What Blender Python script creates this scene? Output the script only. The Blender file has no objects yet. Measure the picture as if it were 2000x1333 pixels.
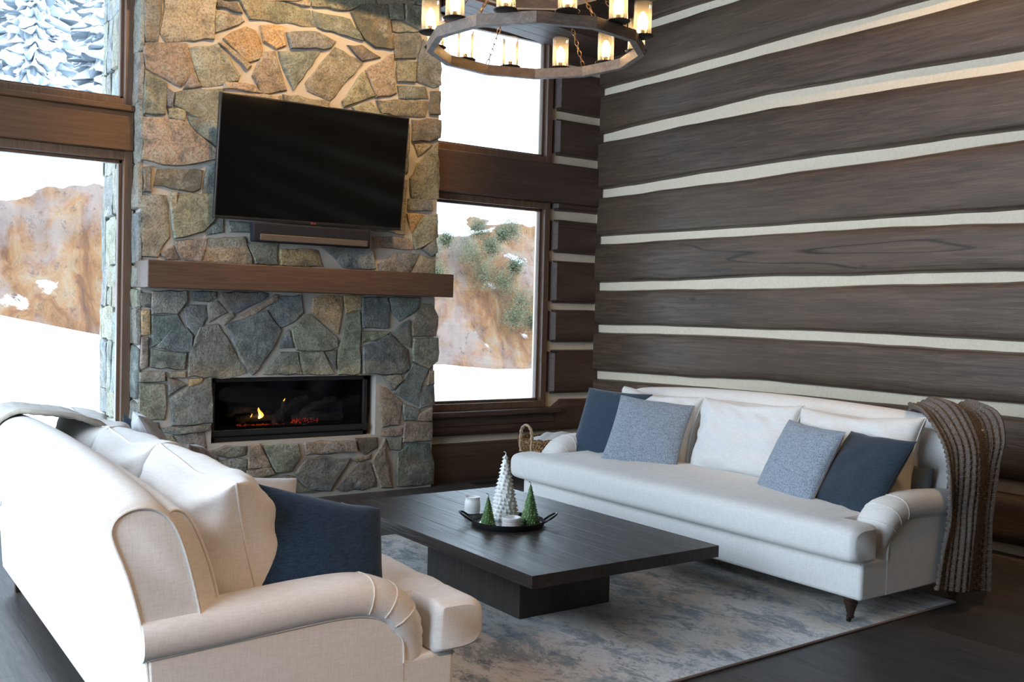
import bpy, bmesh, math, random
from mathutils import Vector, Matrix, noise
S = bpy.context.scene
COL = S.collection
PI = math.pi
random.seed(7)

# ------------------------------------------------------------------ camera
cam = bpy.data.cameras.new('camera')
cam.sensor_width = 36.0
cam.lens = 34.99
cam.clip_end = 400
co = bpy.data.objects.new('camera', cam)
COL.objects.link(co)
R3 = Matrix(((0.8174881, -0.0035636, -0.5759345), (-0.57543, 0.0372447, -0.8170025), (0.024362, 0.9992998, 0.0283965)))
co.matrix_world = Matrix.Translation((0, 0, 1.45)) @ R3.to_4x4()
S.camera = co

# ------------------------------------------------------------------ exposure
S.view_settings.view_transform = 'Standard'
S.view_settings.look = 'None'
S.view_settings.gamma = 1
S.view_settings.use_curve_mapping = False
S.view_settings.exposure = 0.22
S.cycles.use_denoising = True
S.cycles.max_bounces = 8
S.cycles.diffuse_bounces = 5
S.cycles.transparent_max_bounces = 24
S.cycles.sample_clamp_indirect = 6.0
S.cycles.caustics_reflective = False
S.cycles.caustics_refractive = False

# ------------------------------------------------------------------ world
SKY = 8.6
w = bpy.data.worlds.new('overcast_sky')
S.world = w
w.use_nodes = True
nt = w.node_tree
bg = nt.nodes['Background']
tc = nt.nodes.new('ShaderNodeTexCoord')
sep = nt.nodes.new('ShaderNodeSeparateXYZ')
rmp = nt.nodes.new('ShaderNodeValToRGB')
nt.links.new(tc.outputs['Generated'], sep.inputs[0])
nt.links.new(sep.outputs['Z'], rmp.inputs[0])
nt.links.new(rmp.outputs[0], bg.inputs['Color'])
rmp.color_ramp.elements[0].color = (0.68, 0.83, 1.0, 1)
rmp.color_ramp.elements[1].color = (0.66, 0.82, 1.0, 1)
bg.inputs['Strength'].default_value = SKY

def portal(name, loc, rot, sx, sy):
    l = bpy.data.lights.new(name, 'AREA')
    l.shape = 'RECTANGLE'; l.size = sx; l.size_y = sy
    l.cycles.is_portal = True
    o = bpy.data.objects.new(name, l); COL.objects.link(o)
    o.location = loc; o.rotation_euler = rot
    return o
portal('daylight_portal', (-2.6, 3.9, 2.3), (0, -PI / 2, 0), 4.0, 6.4)       # glazed left wall
portal('daylight_portal', (-0.45, 7.3, 2.4), (-PI / 2, 0, 0), 4.3, 3.9)      # windows left of the chimney
portal('daylight_portal', (4.8, 7.3, 2.3), (-PI / 2, 0, 0), 1.1, 3.5)        # windows right of the chimney

def spot(name, loc, target, power, angle, color, size=.05, blend=.7):
    l = bpy.data.lights.new(name, 'SPOT')
    l.energy = power; l.spot_size = math.radians(angle); l.spot_blend = blend
    l.color = color; l.shadow_soft_size = size
    o = bpy.data.objects.new(name, l); COL.objects.link(o)
    o.location = loc
    o.rotation_euler = (Vector(target) - Vector(loc)).to_track_quat('-Z', 'Y').to_euler()
    return o
WARM = (1.0, 0.62, 0.28)
# recessed ceiling spots washing the chimney and the log wall, then two added warm fills
spot('warm_spotlight', (4.0, 5.35, 4.93), (3.45, 7.05, 3.35), 250, 66, WARM, .10)
spot('warm_spotlight', (2.4, 5.35, 4.93), (2.6, 7.05, 3.35), 290, 66, WARM, .10)
spot('warm_spotlight', (4.7, 2.2, 4.93), (6.04, 2.9, 3.0), 200, 95, WARM)
spot('warm_spotlight', (1.7, -1.0, 4.93), (1.15, 2.75, .5), 720, 36, (1.0, .66, .42), .35, 1.0)  # added warm fill, aimed at the left sofa's near end
spot('warm_spotlight', (4.6, .2, 4.93), (4.6, 2.4, 0.4), 60, 100, (1.0, .62, .32), .9)  # added soft fill for the near right side, not a fixture

# ------------------------------------------------------------------ materials
def mat(name, base=(.5, .5, .5), rough=.6, spec=.5, metal=0.0, sheen=0.0):
    m = bpy.data.materials.new(name); m.use_nodes = True
    b = m.node_tree.nodes['Principled BSDF']
    b.inputs['Base Color'].default_value = (*base, 1)
    b.inputs['Roughness'].default_value = rough
    b.inputs['Specular IOR Level'].default_value = spec
    b.inputs['Metallic'].default_value = metal
    b.inputs['Sheen Weight'].default_value = sheen
    return m
class N:
    def __init__(s, m):
        s.m = m; s.t = m.node_tree; s.b = s.t.nodes['Principled BSDF']
    def new(s, kind, **kw):
        n = s.t.nodes.new(kind)
        for k, v in kw.items():
            if isinstance(k, str) and k in n.inputs: n.inputs[k].default_value = v
            else: setattr(n, k, v)
        return n
    def link(s, a, b): s.t.links.new(a, b)
    def coords(s, scale=(1, 1, 1), kind='Object', rot=(0, 0, 0)):
        t = s.new('ShaderNodeTexCoord'); mp = s.new('ShaderNodeMapping')
        mp.inputs['Scale'].default_value = scale; mp.inputs['Rotation'].default_value = rot
        s.link(t.outputs[kind], mp.inputs[0]); return mp.outputs[0]
    def noise(s, vec, scale, detail=4, rough=.55, dist=0.0):
        n = s.new('ShaderNodeTexNoise'); n.inputs['Scale'].default_value = scale
        n.inputs['Detail'].default_value = detail; n.inputs['Roughness'].default_value = rough
        n.inputs['Distortion'].default_value = dist
        s.link(vec, n.inputs['Vector']); return n.outputs['Fac']
    def ramp(s, fac, stops, interp='LINEAR'):
        r = s.new('ShaderNodeValToRGB'); cr = r.color_ramp; cr.interpolation = interp
        while len(cr.elements) < len(stops): cr.elements.new(0.5)
        for e, (p, c) in zip(cr.elements, stops):
            e.position = p; e.color = (*c, 1) if len(c) == 3 else c
        s.link(fac, r.inputs[0]); return r.outputs[0]
    def mix(s, fac, a, b, mode='MIX'):
        n = s.new('ShaderNodeMix'); n.data_type = 'RGBA'; n.blend_type = mode
        for i, v in ((0, fac), (6, a), (7, b)):
            if hasattr(v, 'type') and hasattr(v, 'node'): s.link(v, n.inputs[i])
            elif i == 0: n.inputs[0].default_value = v
            else: n.inputs[i].default_value = (*v, 1)
        return n.outputs[2]
    def math(s, op, a, b=0.0):
        n = s.new('ShaderNodeMath'); n.operation = op
        for i, v in ((0, a), (1, b)):
            if hasattr(v, 'node'): s.link(v, n.inputs[i])
            else: n.inputs[i].default_value = v
        return n.outputs[0]
    def bump(s, h, strength=.3, dist=.01):
        n = s.new('ShaderNodeBump'); n.inputs['Strength'].default_value = strength; n.inputs['Distance'].default_value = dist
        s.link(h, n.inputs['Height']); s.link(n.outputs[0], s.b.inputs['Normal']); return n.outputs[0]
    def color(s, c): s.link(c, s.b.inputs['Base Color'])
    def rough(s, c): s.link(c, s.b.inputs['Roughness'])
G = lambda v: (v, v, v)

def wood(name, dark, mid, light, axis, rough=.4, bump=.25, knots=True, fine=40, spec=.5):
    m = mat(name, mid, rough, spec); n = N(m)
    sc = {'X': (.06, 1, 1), 'Y': (1, .06, 1), 'Z': (1, 1, .06)}[axis]
    v = n.coords(sc)
    g = n.noise(v, fine, 6, .65, .6)
    g2 = n.noise(v, 5, 3, .6, 1.2)
    big = n.noise(n.coords(tuple(max(.3, q) for q in sc)), 1.6, 3)
    hair = n.noise(n.coords(tuple(q * (.35 if q < 1 else 1) for q in sc)), fine * 4.5, 4, .7, .3)
    c = n.ramp(g, [(.34, dark), (.5, mid), (.66, light)])
    c = n.mix(n.ramp(hair, [(.38, G(.55)), (.52, G(0))]), c, tuple(x * .6 for x in dark))
    c = n.mix(n.math('MULTIPLY', g2, .55), c, dark)
    c = n.mix(n.ramp(big, [(.35, G(0)), (.7, G(.45))]), c, light)
    if knots:
        ks = {'X': (.6, 0, 1.5), 'Y': (0, .6, 1.5), 'Z': (1, 1, .6)}[axis]
        vo = n.new('ShaderNodeTexVoronoi'); vo.inputs['Scale'].default_value = 2.3
        n.link(n.coords(ks), vo.inputs['Vector'])
        k = n.ramp(vo.outputs['Distance'], [(.035, G(1)), (.085, G(0))])
        c = n.mix(n.math('MULTIPLY', k, .7), c, tuple(x * .35 for x in dark))
        cs = {'X': (.06, 0, .8), 'Y': (0, .06, .8), 'Z': (1, 1, .2)}[axis]
        cn = n.noise(n.coords(cs), 1.9, 3, .5, .1); cm = n.noise(n.coords(cs), 2.2, 1)
        line = n.math('MULTIPLY', n.ramp(cn, [(.4983, G(0)), (.4998, G(.9)), (.5002, G(.9)), (.5017, G(0))]), n.ramp(cm, [(.50, G(0)), (.56, G(1))]))
        c = n.mix(line, c, (.006, .005, .004))
    n.color(c)
    n.rough(n.ramp(g, [(.2, G(rough + .12)), (.8, G(rough - .06))]))
    n.bump(n.math('ADD', g, n.math('MULTIPLY', hair, .5)), bump, .006)
    return m
M = {}
M['log'] = wood('stained_log_wood', (.042, .028, .019), (.085, .057, .038), (.15, .10, .066), 'Y', .42, .5, spec=.45)
M['logx'] = wood('stained_log_wood_dark', (.050, .030, .022), (.085, .051, .036), (.12, .074, .052), 'X', .42, .5)
M['trimx'] = wood('stained_trim_wood', (.072, .035, .017), (.125, .062, .031), (.18, .095, .05), 'X', .38, .2, False)
M['trimz'] = wood('stained_trim_wood_upright', (.085, .045, .026), (.135, .077, .047), (.19, .115, .075), 'Z', .38, .2, False)
M['mantel'] = wood('mantel_wood', (.062, .032, .018), (.105, .055, .032), (.15, .085, .055), 'X', .48, .3, False, 60)
M['table'] = wood('espresso_table_wood', (.022, .016, .014), (.040, .030, .026), (.062, .047, .041), 'Y', .33, .5, False, 30)
M['tableend'] = wood('espresso_table_wood_base', (.026, .021, .017), (.042, .034, .028), (.062, .050, .041), 'Z', .5, .5, False, 40)
M['leg'] = wood('turned_leg_wood', (.02, .01, .007), (.04, .02, .013), (.06, .03, .02), 'Z', .3, .1, False)
M['ring'] = wood('chandelier_wood', (.085, .055, .038), (.15, .10, .07), (.22, .155, .115), 'X', .5, .3, False)

def floor_mat():
    m = mat('dark_grey_oak_floor', (.05, .045, .042), .36, .85); n = N(m)
    v = n.coords((1, 1, 1), rot=(0, 0, PI / 2))
    br = n.new('ShaderNodeTexBrick'); br.offset = .5
    br.inputs['Color1'].default_value = (.085, .074, .067, 1); br.inputs['Color2'].default_value = (.055, .047, .042, 1)
    br.inputs['Mortar'].default_value = (.012, .01, .009, 1); br.inputs['Scale'].default_value = 1
    br.inputs['Mortar Size'].default_value = .0022; br.inputs['Brick Width'].default_value = 2.1; br.inputs['Row Height'].default_value = .19
    n.link(v, br.inputs['Vector'])
    g = n.noise(n.coords((1, .07, 1)), 34, 6, .65, 1.6)
    c = n.mix(n.ramp(g, [(.35, G(.75)), (.65, G(0))]), br.outputs[0], (.02, .017, .015))
    n.color(c); n.rough(n.ramp(g, [(.2, G(.50)), (.8, G(.38))]))
    n.bump(n.math('ADD', g, br.outputs['Fac']), .25, .003)
    return m
M['floor'] = floor_mat()

def stone_mat():
    m = mat('fieldstone', (.2, .2, .18), .78, .35); n = N(m)
    a = n.new('ShaderNodeAttribute'); a.attribute_name = 'tint'
    v = n.coords()
    f = n.noise(v, 9, 7, .68, .4); s = n.noise(v, 2.6, 3, .6, .8); fine = n.noise(v, 70, 4, .7)
    c = n.mix(n.ramp(f, [(.36, G(.65)), (.5, G(0))]), a.outputs['Color'], (.075, .08, .07))
    c = n.mix(n.ramp(s, [(.50, G(0)), (.64, G(.5))]), c, (.30, .225, .13))
    c = n.mix(n.ramp(f, [(.52, G(0)), (.66, G(.65))]), c, (.40, .40, .35))
    c = n.mix(n.ramp(fine, [(.38, G(.55)), (.55, G(0))]), c, (.05, .055, .05))
    n.color(c)
    n.bump(n.math('ADD', n.math('MULTIPLY', f, 1.0), n.math('MULTIPLY', fine, .25)), 1.0, .03)
    return m
M['stone'] = stone_mat()
def mortar_mat():
    m = mat('stone_mortar', (.3, .27, .23), .9, .2); n = N(m)
    v = n.coords(); f = n.noise(v, 30, 6, .7); g = n.noise(v, 3, 3)
    n.color(n.mix(f, n.ramp(g, [(.3, (.37, .335, .285)), (.7, (.45, .385, .31))]), (.41, .395, .365)))
    n.bump(f, .5, .008); return m
M['mortar'] = mortar_mat()
def chink_mat():
    m = mat('chinking_mortar', (.66, .60, .50), .9, .15); n = N(m)
    f = n.noise(n.coords(), 60, 5, .7)
    n.color(n.ramp(f, [(.3, (.70, .60, .45)), (.7, (.80, .70, .54))])); n.bump(f, .3, .003); return m
M['chink'] = chink_mat()

def fabric(name, c1, c2, scale=900, sheen=.2, bump=.15, axis=(1, 1, 1), mottled=0.0, rough=.9):
    m = mat(name, c1, rough, .2, 0, sheen); n = N(m)
    a = n.noise(n.coords((1, 1, .12)), scale, 2, .5); b = n.noise(n.coords((.12, .12, 1)), scale, 2, .5)
    f = n.math('MULTIPLY', n.math('ADD', a, b), .5)
    c = n.ramp(f, [(.40, c2), (.58, c1)])
    if mottled:
        c = n.mix(n.ramp(n.noise(n.coords(), 160, 3, .7), [(.42, G(0)), (.6, G(mottled))]), c, tuple(min(1, x * 1.9) for x in c1))
    n.color(c); n.bump(f, bump, .002); return m
M['linen'] = fabric('ivory_linen', (.76, .745, .72), (.69, .67, .64), 260)
M['linen_pipe'] = fabric('ivory_linen_piping', (.74, .70, .64), (.66, .62, .56), 400)
M['pipe_white'] = fabric('pale_piping', (.80, .77, .72), (.74, .70, .64), 400)
M['navy'] = fabric('slate_blue_fabric', (.038, .062, .094), (.023, .040, .066), 300, .35)
M['navydark'] = fabric('charcoal_navy_fabric', (.028, .042, .062), (.017, .027, .041), 300, .2)
M['navyleft'] = fabric('navy_blue_fabric', (.022, .050, .100), (.012, .028, .060), 300, .12)
M['chambray'] = fabric('grey_blue_melange', (.24, .275, .32), (.13, .16, .20), 200, .2, .4, mottled=.55)
M['palegrey'] = fabric('pale_grey_fabric', (.62, .62, .63), (.54, .55, .57), 250, .2)
M['fur'] = fabric('brown_fur', (.20, .14, .11), (.08, .055, .045), 90, .5, 1.0)
M['cream_throw'] = fabric('oatmeal_throw', (.50, .45, .38), (.42, .37, .30), 250, .3)
M['gap_shade'] = fabric('gap_shade_fabric', (.10, .12, .14), (.07, .085, .10), 250, .3)  # dark tone standing in for shade in the sofa gap
def knit_mat():
    m = mat('chunky_brown_knit', (.20, .135, .095), .95, .1, 0, .4); n = N(m)
    v = n.coords((1, 1, 1), 'UV')
    wv = n.new('ShaderNodeTexWave'); wv.wave_type = 'BANDS'; wv.bands_direction = 'Y'; wv.inputs['Scale'].default_value = 26
    wv.inputs['Distortion'].default_value = 3.0; wv.inputs['Detail'].default_value = 2; wv.inputs['Detail Scale'].default_value = 6
    n.link(v, wv.inputs['Vector'])
    f = n.noise(v, 60, 4, .7)
    n.color(n.mix(n.math('MULTIPLY', wv.outputs['Fac'], .8), (.10, .066, .042), (.30, .205, .135)))
    n.bump(n.math('ADD', wv.outputs['Fac'], n.math('MULTIPLY', f, .6)), 1.0, .012); return m
M['knit'] = knit_mat()
def rug_mat():
    m = mat('distressed_rug', (.6, .58, .54), .95, .1, 0, .15); n = N(m)
    v = n.coords((1, 1.0, 1)); vs = n.coords((1.5, .9, 1))
    b = n.noise(vs, 3.6, 10, .80, .6); t = n.noise(n.coords((1, .8, 1)), 1.3, 4, .6, .3); d = n.noise(vs, 7.5, 9, .82, .5)
    fine = n.noise(n.coords((1, 1, 1)), 130, 3, .6)
    c = n.mix(n.ramp(t, [(.44, G(0)), (.58, G(.9))]), (.80, .79, .77), (.62, .51, .39))
    c = n.mix(n.ramp(b, [(.49, G(0)), (.57, G(.9))]), c, (.24, .29, .33))
    c = n.mix(n.ramp(d, [(.54, G(0)), (.63, G(.9))]), c, (.10, .135, .175))
    c = n.mix(n.ramp(d, [(.30, G(.8)), (.42, G(0))]), c, (.70, .70, .69))
    sp = n.noise(n.coords((2.2, 1, 1)), 34, 5, .8)
    c = n.mix(n.ramp(sp, [(.52, G(0)), (.62, G(.35))]), c, (.26, .29, .32)); c = n.mix(n.ramp(sp, [(.36, G(.5)), (.46, G(0))]), c, (.76, .76, .75))
    c = n.mix(n.math('MULTIPLY', fine, .2), c, (.30, .30, .30))
    n.color(c); n.bump(fine, .4, .004); return m
M['rug'] = rug_mat()
M['rugedge'] = mat('rug_binding', (.30, .22, .19), .9)

M['black'] = mat('black_metal', (.012, .012, .012), .35, .5)
M['blackmatte'] = mat('matte_black', (.012, .011, .011), .7, .3)
M['screen'] = mat('tv_screen_glass', (.003, .003, .003), .09, .35)
M['bezel'] = mat('tv_bezel', (.02, .02, .022), .25, .5)
M['speaker'] = mat('speaker_cloth', (.010, .010, .014), .8, .3)
M['speakergrille'] = mat('speaker_grille', (.085, .065, .052), .55, .4)
M['bronze'] = mat('aged_bronze', (.035, .026, .020), .4, .5, .6)
M['chain'] = mat('bronze_chain', (.22, .13, .07), .4, .5, .8)
M['waxwhite'] = mat('white_wax', (.84, .83, .80), .45, .4)
M['ceramic'] = mat('white_ceramic', (.82, .80, .78), .3, .5)
M['lidpink'] = mat('warm_white_lid', (.80, .72, .68), .4, .5)
def green_mat():
    m = mat('green_wax', (.10, .20, .05), .45, .4); n = N(m)
    g = n.new('ShaderNodeAttribute'); g.attribute_name = 'tint'
    n.color(g.outputs['Color']); return m
M['greenwax'] = green_mat()
M['castiron'] = mat('tray_iron', (.018, .018, .02), .3, .5, .3)
M['mirror'] = mat('tray_mirror', (.35, .40, .42), .08, .6, .7)
def wicker_mat():
    m = mat('seagrass_wicker', (.38, .22, .10), .8, .3); n = N(m)
    v = n.coords(); vo = n.new('ShaderNodeTexVoronoi'); vo.inputs['Scale'].default_value = 55; n.link(v, vo.inputs['Vector'])
    n.color(n.ramp(vo.outputs['Distance'], [(.15, (.46, .28, .13)), (.6, (.14, .07, .03))])); n.bump(vo.outputs['Distance'], 1, -.01); return m
M['wicker'] = wicker_mat()
M['rope'] = mat('pale_rope', (.50, .38, .24), .8)
M['vent'] = mat('floor_register', (.01, .009, .008), .6)
def emis(name, c, s):
    m = mat(name, (0, 0, 0), .5); b = m.node_tree.nodes['Principled BSDF']
    b.inputs['Emission Color'].default_value = (*c, 1); b.inputs['Emission Strength'].default_value = s; return m
M['bulb'] = emis('glowing_bulb', (1, .62, .26), 40)
M['flame'] = emis('gas_flame', (1, .42, .05), 5)
M['flamecore'] = emis('gas_flame_core', (1, .72, .2), 7)
M['ember'] = emis('glowing_ember', (1, .06, .015), .5)
M['led'] = emis('red_standby_led', (1, .1, .12), .6)
def glass(name, tint=(1, 1, 1), gl=.06, rough=.0, base=1.0):
    m = bpy.data.materials.new(name); m.use_nodes = True; t = m.node_tree; t.nodes.clear()
    o = t.nodes.new('ShaderNodeOutputMaterial'); mx = t.nodes.new('ShaderNodeMixShader'); tr = t.nodes.new('ShaderNodeBsdfTransparent')
    g = t.nodes.new('ShaderNodeBsdfGlossy'); fr = t.nodes.new('ShaderNodeFresnel'); fr.inputs[0].default_value = 1.45
    mu = t.nodes.new('ShaderNodeMath'); mu.operation = 'MULTIPLY'; mu.inputs[1].default_value = gl
    tr.inputs[0].default_value = (*tint, 1); g.inputs['Roughness'].default_value = rough
    t.links.new(fr.outputs[0], mu.inputs[0]); t.links.new(mu.outputs[0], mx.inputs[0]); t.links.new(tr.outputs[0], mx.inputs[1])
    t.links.new(g.outputs[0], mx.inputs[2]); t.links.new(mx.outputs[0], o.inputs[0]); return m
def lamp_glass():
    m = glass('seeded_lamp_glass', (.98, .96, .92), 1.2, .08); t = m.node_tree
    mx = [x for x in t.nodes if x.type == 'MIX_SHADER'][0]; out = [x for x in t.nodes if x.type == 'OUTPUT_MATERIAL'][0]
    tl = t.nodes.new('ShaderNodeBsdfTranslucent'); tl.inputs[0].default_value = (.95, .9, .8, 1)
    m2 = t.nodes.new('ShaderNodeMixShader'); m2.inputs[0].default_value = .09
    t.links.new(mx.outputs[0], m2.inputs[1]); t.links.new(tl.outputs[0], m2.inputs[2]); t.links.new(m2.outputs[0], out.inputs[0]); return m
M['pane'] = glass('window_glass', (.97, .985, .98), .8)
M['lampglass'] = lamp_glass()
M['fireglass'] = glass('fire_glass', (.60, .60, .62), .25)
def log_char():
    m = mat('ceramic_fire_log', (.16, .12, .085), .9); n = N(m); f = n.noise(n.coords((1, 1, 1)), 25, 6, .7, 1)
    n.color(n.ramp(f, [(.35, (.03, .025, .02)), (.6, (.26, .20, .14))])); n.bump(f, 1, .02); return m
M['firelog'] = log_char()
# outdoors
def snow_mat():
    m = mat('snow', (.86, .89, .93), .8, .2); n = N(m); f = n.noise(n.coords(), 1.2, 5, .6); n.bump(f, .3, .1); return m
M['snow'] = snow_mat()
def cliff_mat():
    m = mat('rusty_rock', (.3, .2, .12), .9, .2); n = N(m)
    v = n.coords((1, 1, .22), rot=(0, .22, 0)); v2 = n.coords((1, 1, .7), rot=(0, .2, 0))
    a = n.noise(v, 2.2, 8, .68, .6); b = n.noise(v2, .9, 6, .65, .5); f = n.noise(v2, 6, 8, .75)
    c = n.ramp(a, [(.25, (.07, .045, .04)), (.42, (.17, .075, .035)), (.52, (.24, .12, .055)), (.62, (.25, .165, .10)), (.78, (.28, .23, .17))])
    c = n.mix(n.ramp(b, [(.46, G(0)), (.60, G(.75))]), c, (.22, .175, .16))
    c = n.mix(n.ramp(f, [(.33, G(.8)), (.45, G(0))]), c, (.06, .042, .04))
    c = n.mix(n.ramp(f, [(.62, G(0)), (.74, G(.6))]), c, (.27, .24, .20))
    g = n.new('ShaderNodeNewGeometry'); s = n.new('ShaderNodeSeparateXYZ'); n.link(g.outputs['Normal'], s.inputs[0])
    k = n.ramp(n.math('ADD', s.outputs['Z'], n.math('MULTIPLY', f, .35)), [(.88, G(0)), (.95, G(1))])
    c = n.mix(k, c, (.86, .89, .93))
    n.color(c); n.bump(f, .8, .25); return m
M['cliff'] = cliff_mat()
def fir_mat():
    m = mat('snowy_fir', (.2, .25, .25), .9, .1); n = N(m)
    g = n.new('ShaderNodeNewGeometry'); s = n.new('ShaderNodeSeparateXYZ'); n.link(g.outputs['Normal'], s.inputs[0])
    f = n.noise(n.coords(), 2.5, 5, .7)
    k = n.ramp(n.math('ADD', s.outputs['Z'], n.math('MULTIPLY', f, .9)), [(.55, G(0)), (.85, G(1))])
    n.color(n.mix(k, (.26, .29, .32), (.86, .89, .93))); return m  # distance haze is put into the foliage grey
M['fir'] = fir_mat()
M['bark'] = mat('tree_bark', (.10, .085, .08), .9)
M['shrub'] = mat('green_shrub', (.055, .06, .025), .8)
M['forest'] = mat('distant_forest', (.17, .19, .21), .95)  # grey-blue haze is part of this colour
M['wallfill'] = mat('plain_wall', (.16, .12, .09), .8)
M['ceil'] = wood('ceiling_planks', (.06, .042, .03), (.10, .07, .05), (.14, .10, .075), 'X', .5, .3, False)

# ------------------------------------------------------------------ helpers
def tag(o, label=None, cat=None, group=None, kind=None):
    if label: o['label'] = label
    if cat: o['category'] = cat
    if group: o['group'] = group
    if kind: o['kind'] = kind
    return o
def empty(name, loc=(0, 0, 0), rz=0.0, **k):
    o = bpy.data.objects.new(name, None); COL.objects.link(o)
    o.empty_display_size = .1
    o.location = loc; o.rotation_euler = (0, 0, rz); return tag(o, **k)
class MB:
    """collects faces for one mesh object"""
    def __init__(s): s.v = []; s.f = []; s.mi = []; s.col = {}; s.uv = None
    def add(s, vs, fs, m=0, tint=None):
        o = len(s.v); s.v += [tuple(v) for v in vs]
        for f in fs:
            if tint is not None: s.col[len(s.f)] = tint
            s.f.append(tuple(i + o for i in f)); s.mi.append(m)
    def box(s, a, b, m=0):
        x0, y0, z0 = a; x1, y1, z1 = b
        s.add([(x0, y0, z0), (x1, y0, z0), (x1, y1, z0), (x0, y1, z0), (x0, y0, z1), (x1, y0, z1), (x1, y1, z1), (x0, y1, z1)],
              [(0, 3, 2, 1), (4, 5, 6, 7), (0, 1, 5, 4), (1, 2, 6, 5), (2, 3, 7, 6), (3, 0, 4, 7)], m)
    def grid(s, fn, nu, nv, m=0, cu=False, cv=False, tint=None):
        vs = [fn(i / nu, j / nv) for j in range(nv + (0 if cv else 1)) for i in range(nu + (0 if cu else 1))]
        W = nu + (0 if cu else 1); Hh = nv + (0 if cv else 1); fs = []
        for j in range(nv):
            for i in range(nu):
                fs.append((j * W + i, j * W + (i + 1) % W, ((j + 1) % Hh) * W + (i + 1) % W, ((j + 1) % Hh) * W + i))
        s.add(vs, fs, m, tint)
    def tube(s, pts, r, n=8, m=0, closed=False, cap=True):
        pts = [Vector(p) for p in pts]; L = len(pts); rs = r if isinstance(r, (list, tuple)) else [r] * L
        rings = []; up = None
        for i, p in enumerate(pts):
            a = pts[(i - 1) % L] if (closed or i) else p; b = pts[(i + 1) % L] if (closed or i < L - 1) else p
            t = (b - a).normalized()
            if up is None: up = Vector((0, 0, 1)) if abs(t.z) < .9 else Vector((1, 0, 0))
            x = t.cross(up)
            if x.length < 1e-5: x = t.orthogonal()
            x.normalize(); y = x.cross(t).normalized(); up = y
            rings.append([p + (x * math.cos(2 * PI * k / n) + y * math.sin(2 * PI * k / n)) * rs[i] for k in range(n)])
        vs = [v for rg in rings for v in rg]; fs = []
        for i in range(L if closed else L - 1):
            j = (i + 1) % L
            for k in range(n): fs.append((i * n + k, i * n + (k + 1) % n, j * n + (k + 1) % n, j * n + k))
        if not closed and cap: fs += [tuple(range(n - 1, -1, -1)), tuple((L - 1) * n + k for k in range(n))]
        s.add(vs, fs, m)
    def lathe(s, prof, c=(0, 0, 0), n=24, m=0):
        vs = []; fs = []
        for r, z in prof:
            for k in range(n): vs.append((c[0] + r * math.cos(2 * PI * k / n), c[1] + r * math.sin(2 * PI * k / n), c[2] + z))
        for i in range(len(prof) - 1):
            for k in range(n): fs.append((i * n + k, i * n + (k + 1) % n, (i + 1) * n + (k + 1) % n, (i + 1) * n + k))
        fs += [tuple(range(n - 1, -1, -1)), tuple((len(prof) - 1) * n + k for k in range(n))]
        s.add(vs, fs, m)
    def prism(s, poly, z0, z1, m=0):
        n = len(poly); vs = [(x, y, z0) for x, y in poly] + [(x, y, z1) for x, y in poly]
        s.add(vs, [tuple(range(n - 1, -1, -1)), tuple(range(n, 2 * n))] + [(i, (i + 1) % n, n + (i + 1) % n, n + i) for i in range(n)], m)
    def build(s, name, mats, parent=None, smooth=True, bevel=0.0, seg=2, sub=0, auto=True, fix=True, world=True, solid=0.0):
        if not isinstance(mats, (list, tuple)): mats = [mats]
        off = Vector((0, 0, 0))
        if parent is not None and world:
            q = parent
            while q is not None: off += q.location; q = q.parent
        me = bpy.data.meshes.new(name)
        me.from_pydata([tuple(Vector(v) - off) for v in s.v], [], s.f)
        for mm in mats: me.materials.append(mm)
        me.polygons.foreach_set('material_index', s.mi)
        if s.col:
            ca = me.color_attributes.new('tint', 'FLOAT_COLOR', 'CORNER')
            for p in me.polygons:
                c = s.col.get(p.index, (.5, .5, .5))
                for li in p.loop_indices: ca.data[li].color = (*c, 1)
        if s.uv:
            ul = me.uv_layers.new(name='UVMap')
            for l in me.loops: ul.data[l.index].uv = s.uv[l.vertex_index]
        if fix:
            bm = bmesh.new(); bm.from_mesh(me); bmesh.ops.recalc_face_normals(bm, faces=bm.faces); bm.to_mesh(me); bm.free()
        o = bpy.data.objects.new(name, me); COL.objects.link(o)
        if parent is not None: o.parent = parent
        if smooth:
            me.polygons.foreach_set('use_smooth', [True] * len(me.polygons))
            if auto:
                me.set_sharp_from_angle(angle=math.radians(38))
        if bevel:
            b = o.modifiers.new('bevel', 'BEVEL'); b.width = bevel; b.segments = seg; b.limit_method = 'ANGLE'; b.angle_limit = math.radians(40)
        if solid:
            b = o.modifiers.new('solid', 'SOLIDIFY'); b.thickness = solid; b.offset = 0
        if sub:
            b = o.modifiers.new('sub', 'SUBSURF'); b.levels = sub; b.render_levels = sub
        return o
def boxo(name, a, b, m, parent=None, bevel=.003, **k):
    mb = MB(); mb.box(a, b); return mb.build(name, m, parent, bevel=bevel, **k)
def nz(x, y, z, s=1.0): return noise.noise(Vector((x * s, y * s, z * s)))
def lerp(a, b, t): return a + (b - a) * t
def interp(tab, x):
    for (x0, y0), (x1, y1) in zip(tab, tab[1:]):
        if x <= x1: return lerp(y0, y1, max(0, (x - x0) / (x1 - x0)))
    return tab[-1][1]
def crom(pts, n):
    """smooth curve through points"""
    P = [Vector(p) for p in pts]; P = [P[0] * 2 - P[1]] + P + [P[-1] * 2 - P[-2]]; out = []
    for i in range(1, len(P) - 2):
        for k in range(n):
            t = k / n; a, b, c, d = P[i - 1], P[i], P[i + 1], P[i + 2]
            out.append(.5 * ((2 * b) + (c - a) * t + (2 * a - 5 * b + 4 * c - d) * t * t + (3 * b - a - 3 * c + d) * t ** 3))
    out.append(P[-2]); return out

# ------------------------------------------------------------------ setting: floor, log walls, ceiling
XR, YB, YS = 6.04, 7.17, 7.05
f = boxo('floor', (-2.75, -3.1, -.12), (6.3, 7.42, 0), M['floor'], bevel=0); tag(f, kind='structure')

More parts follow.
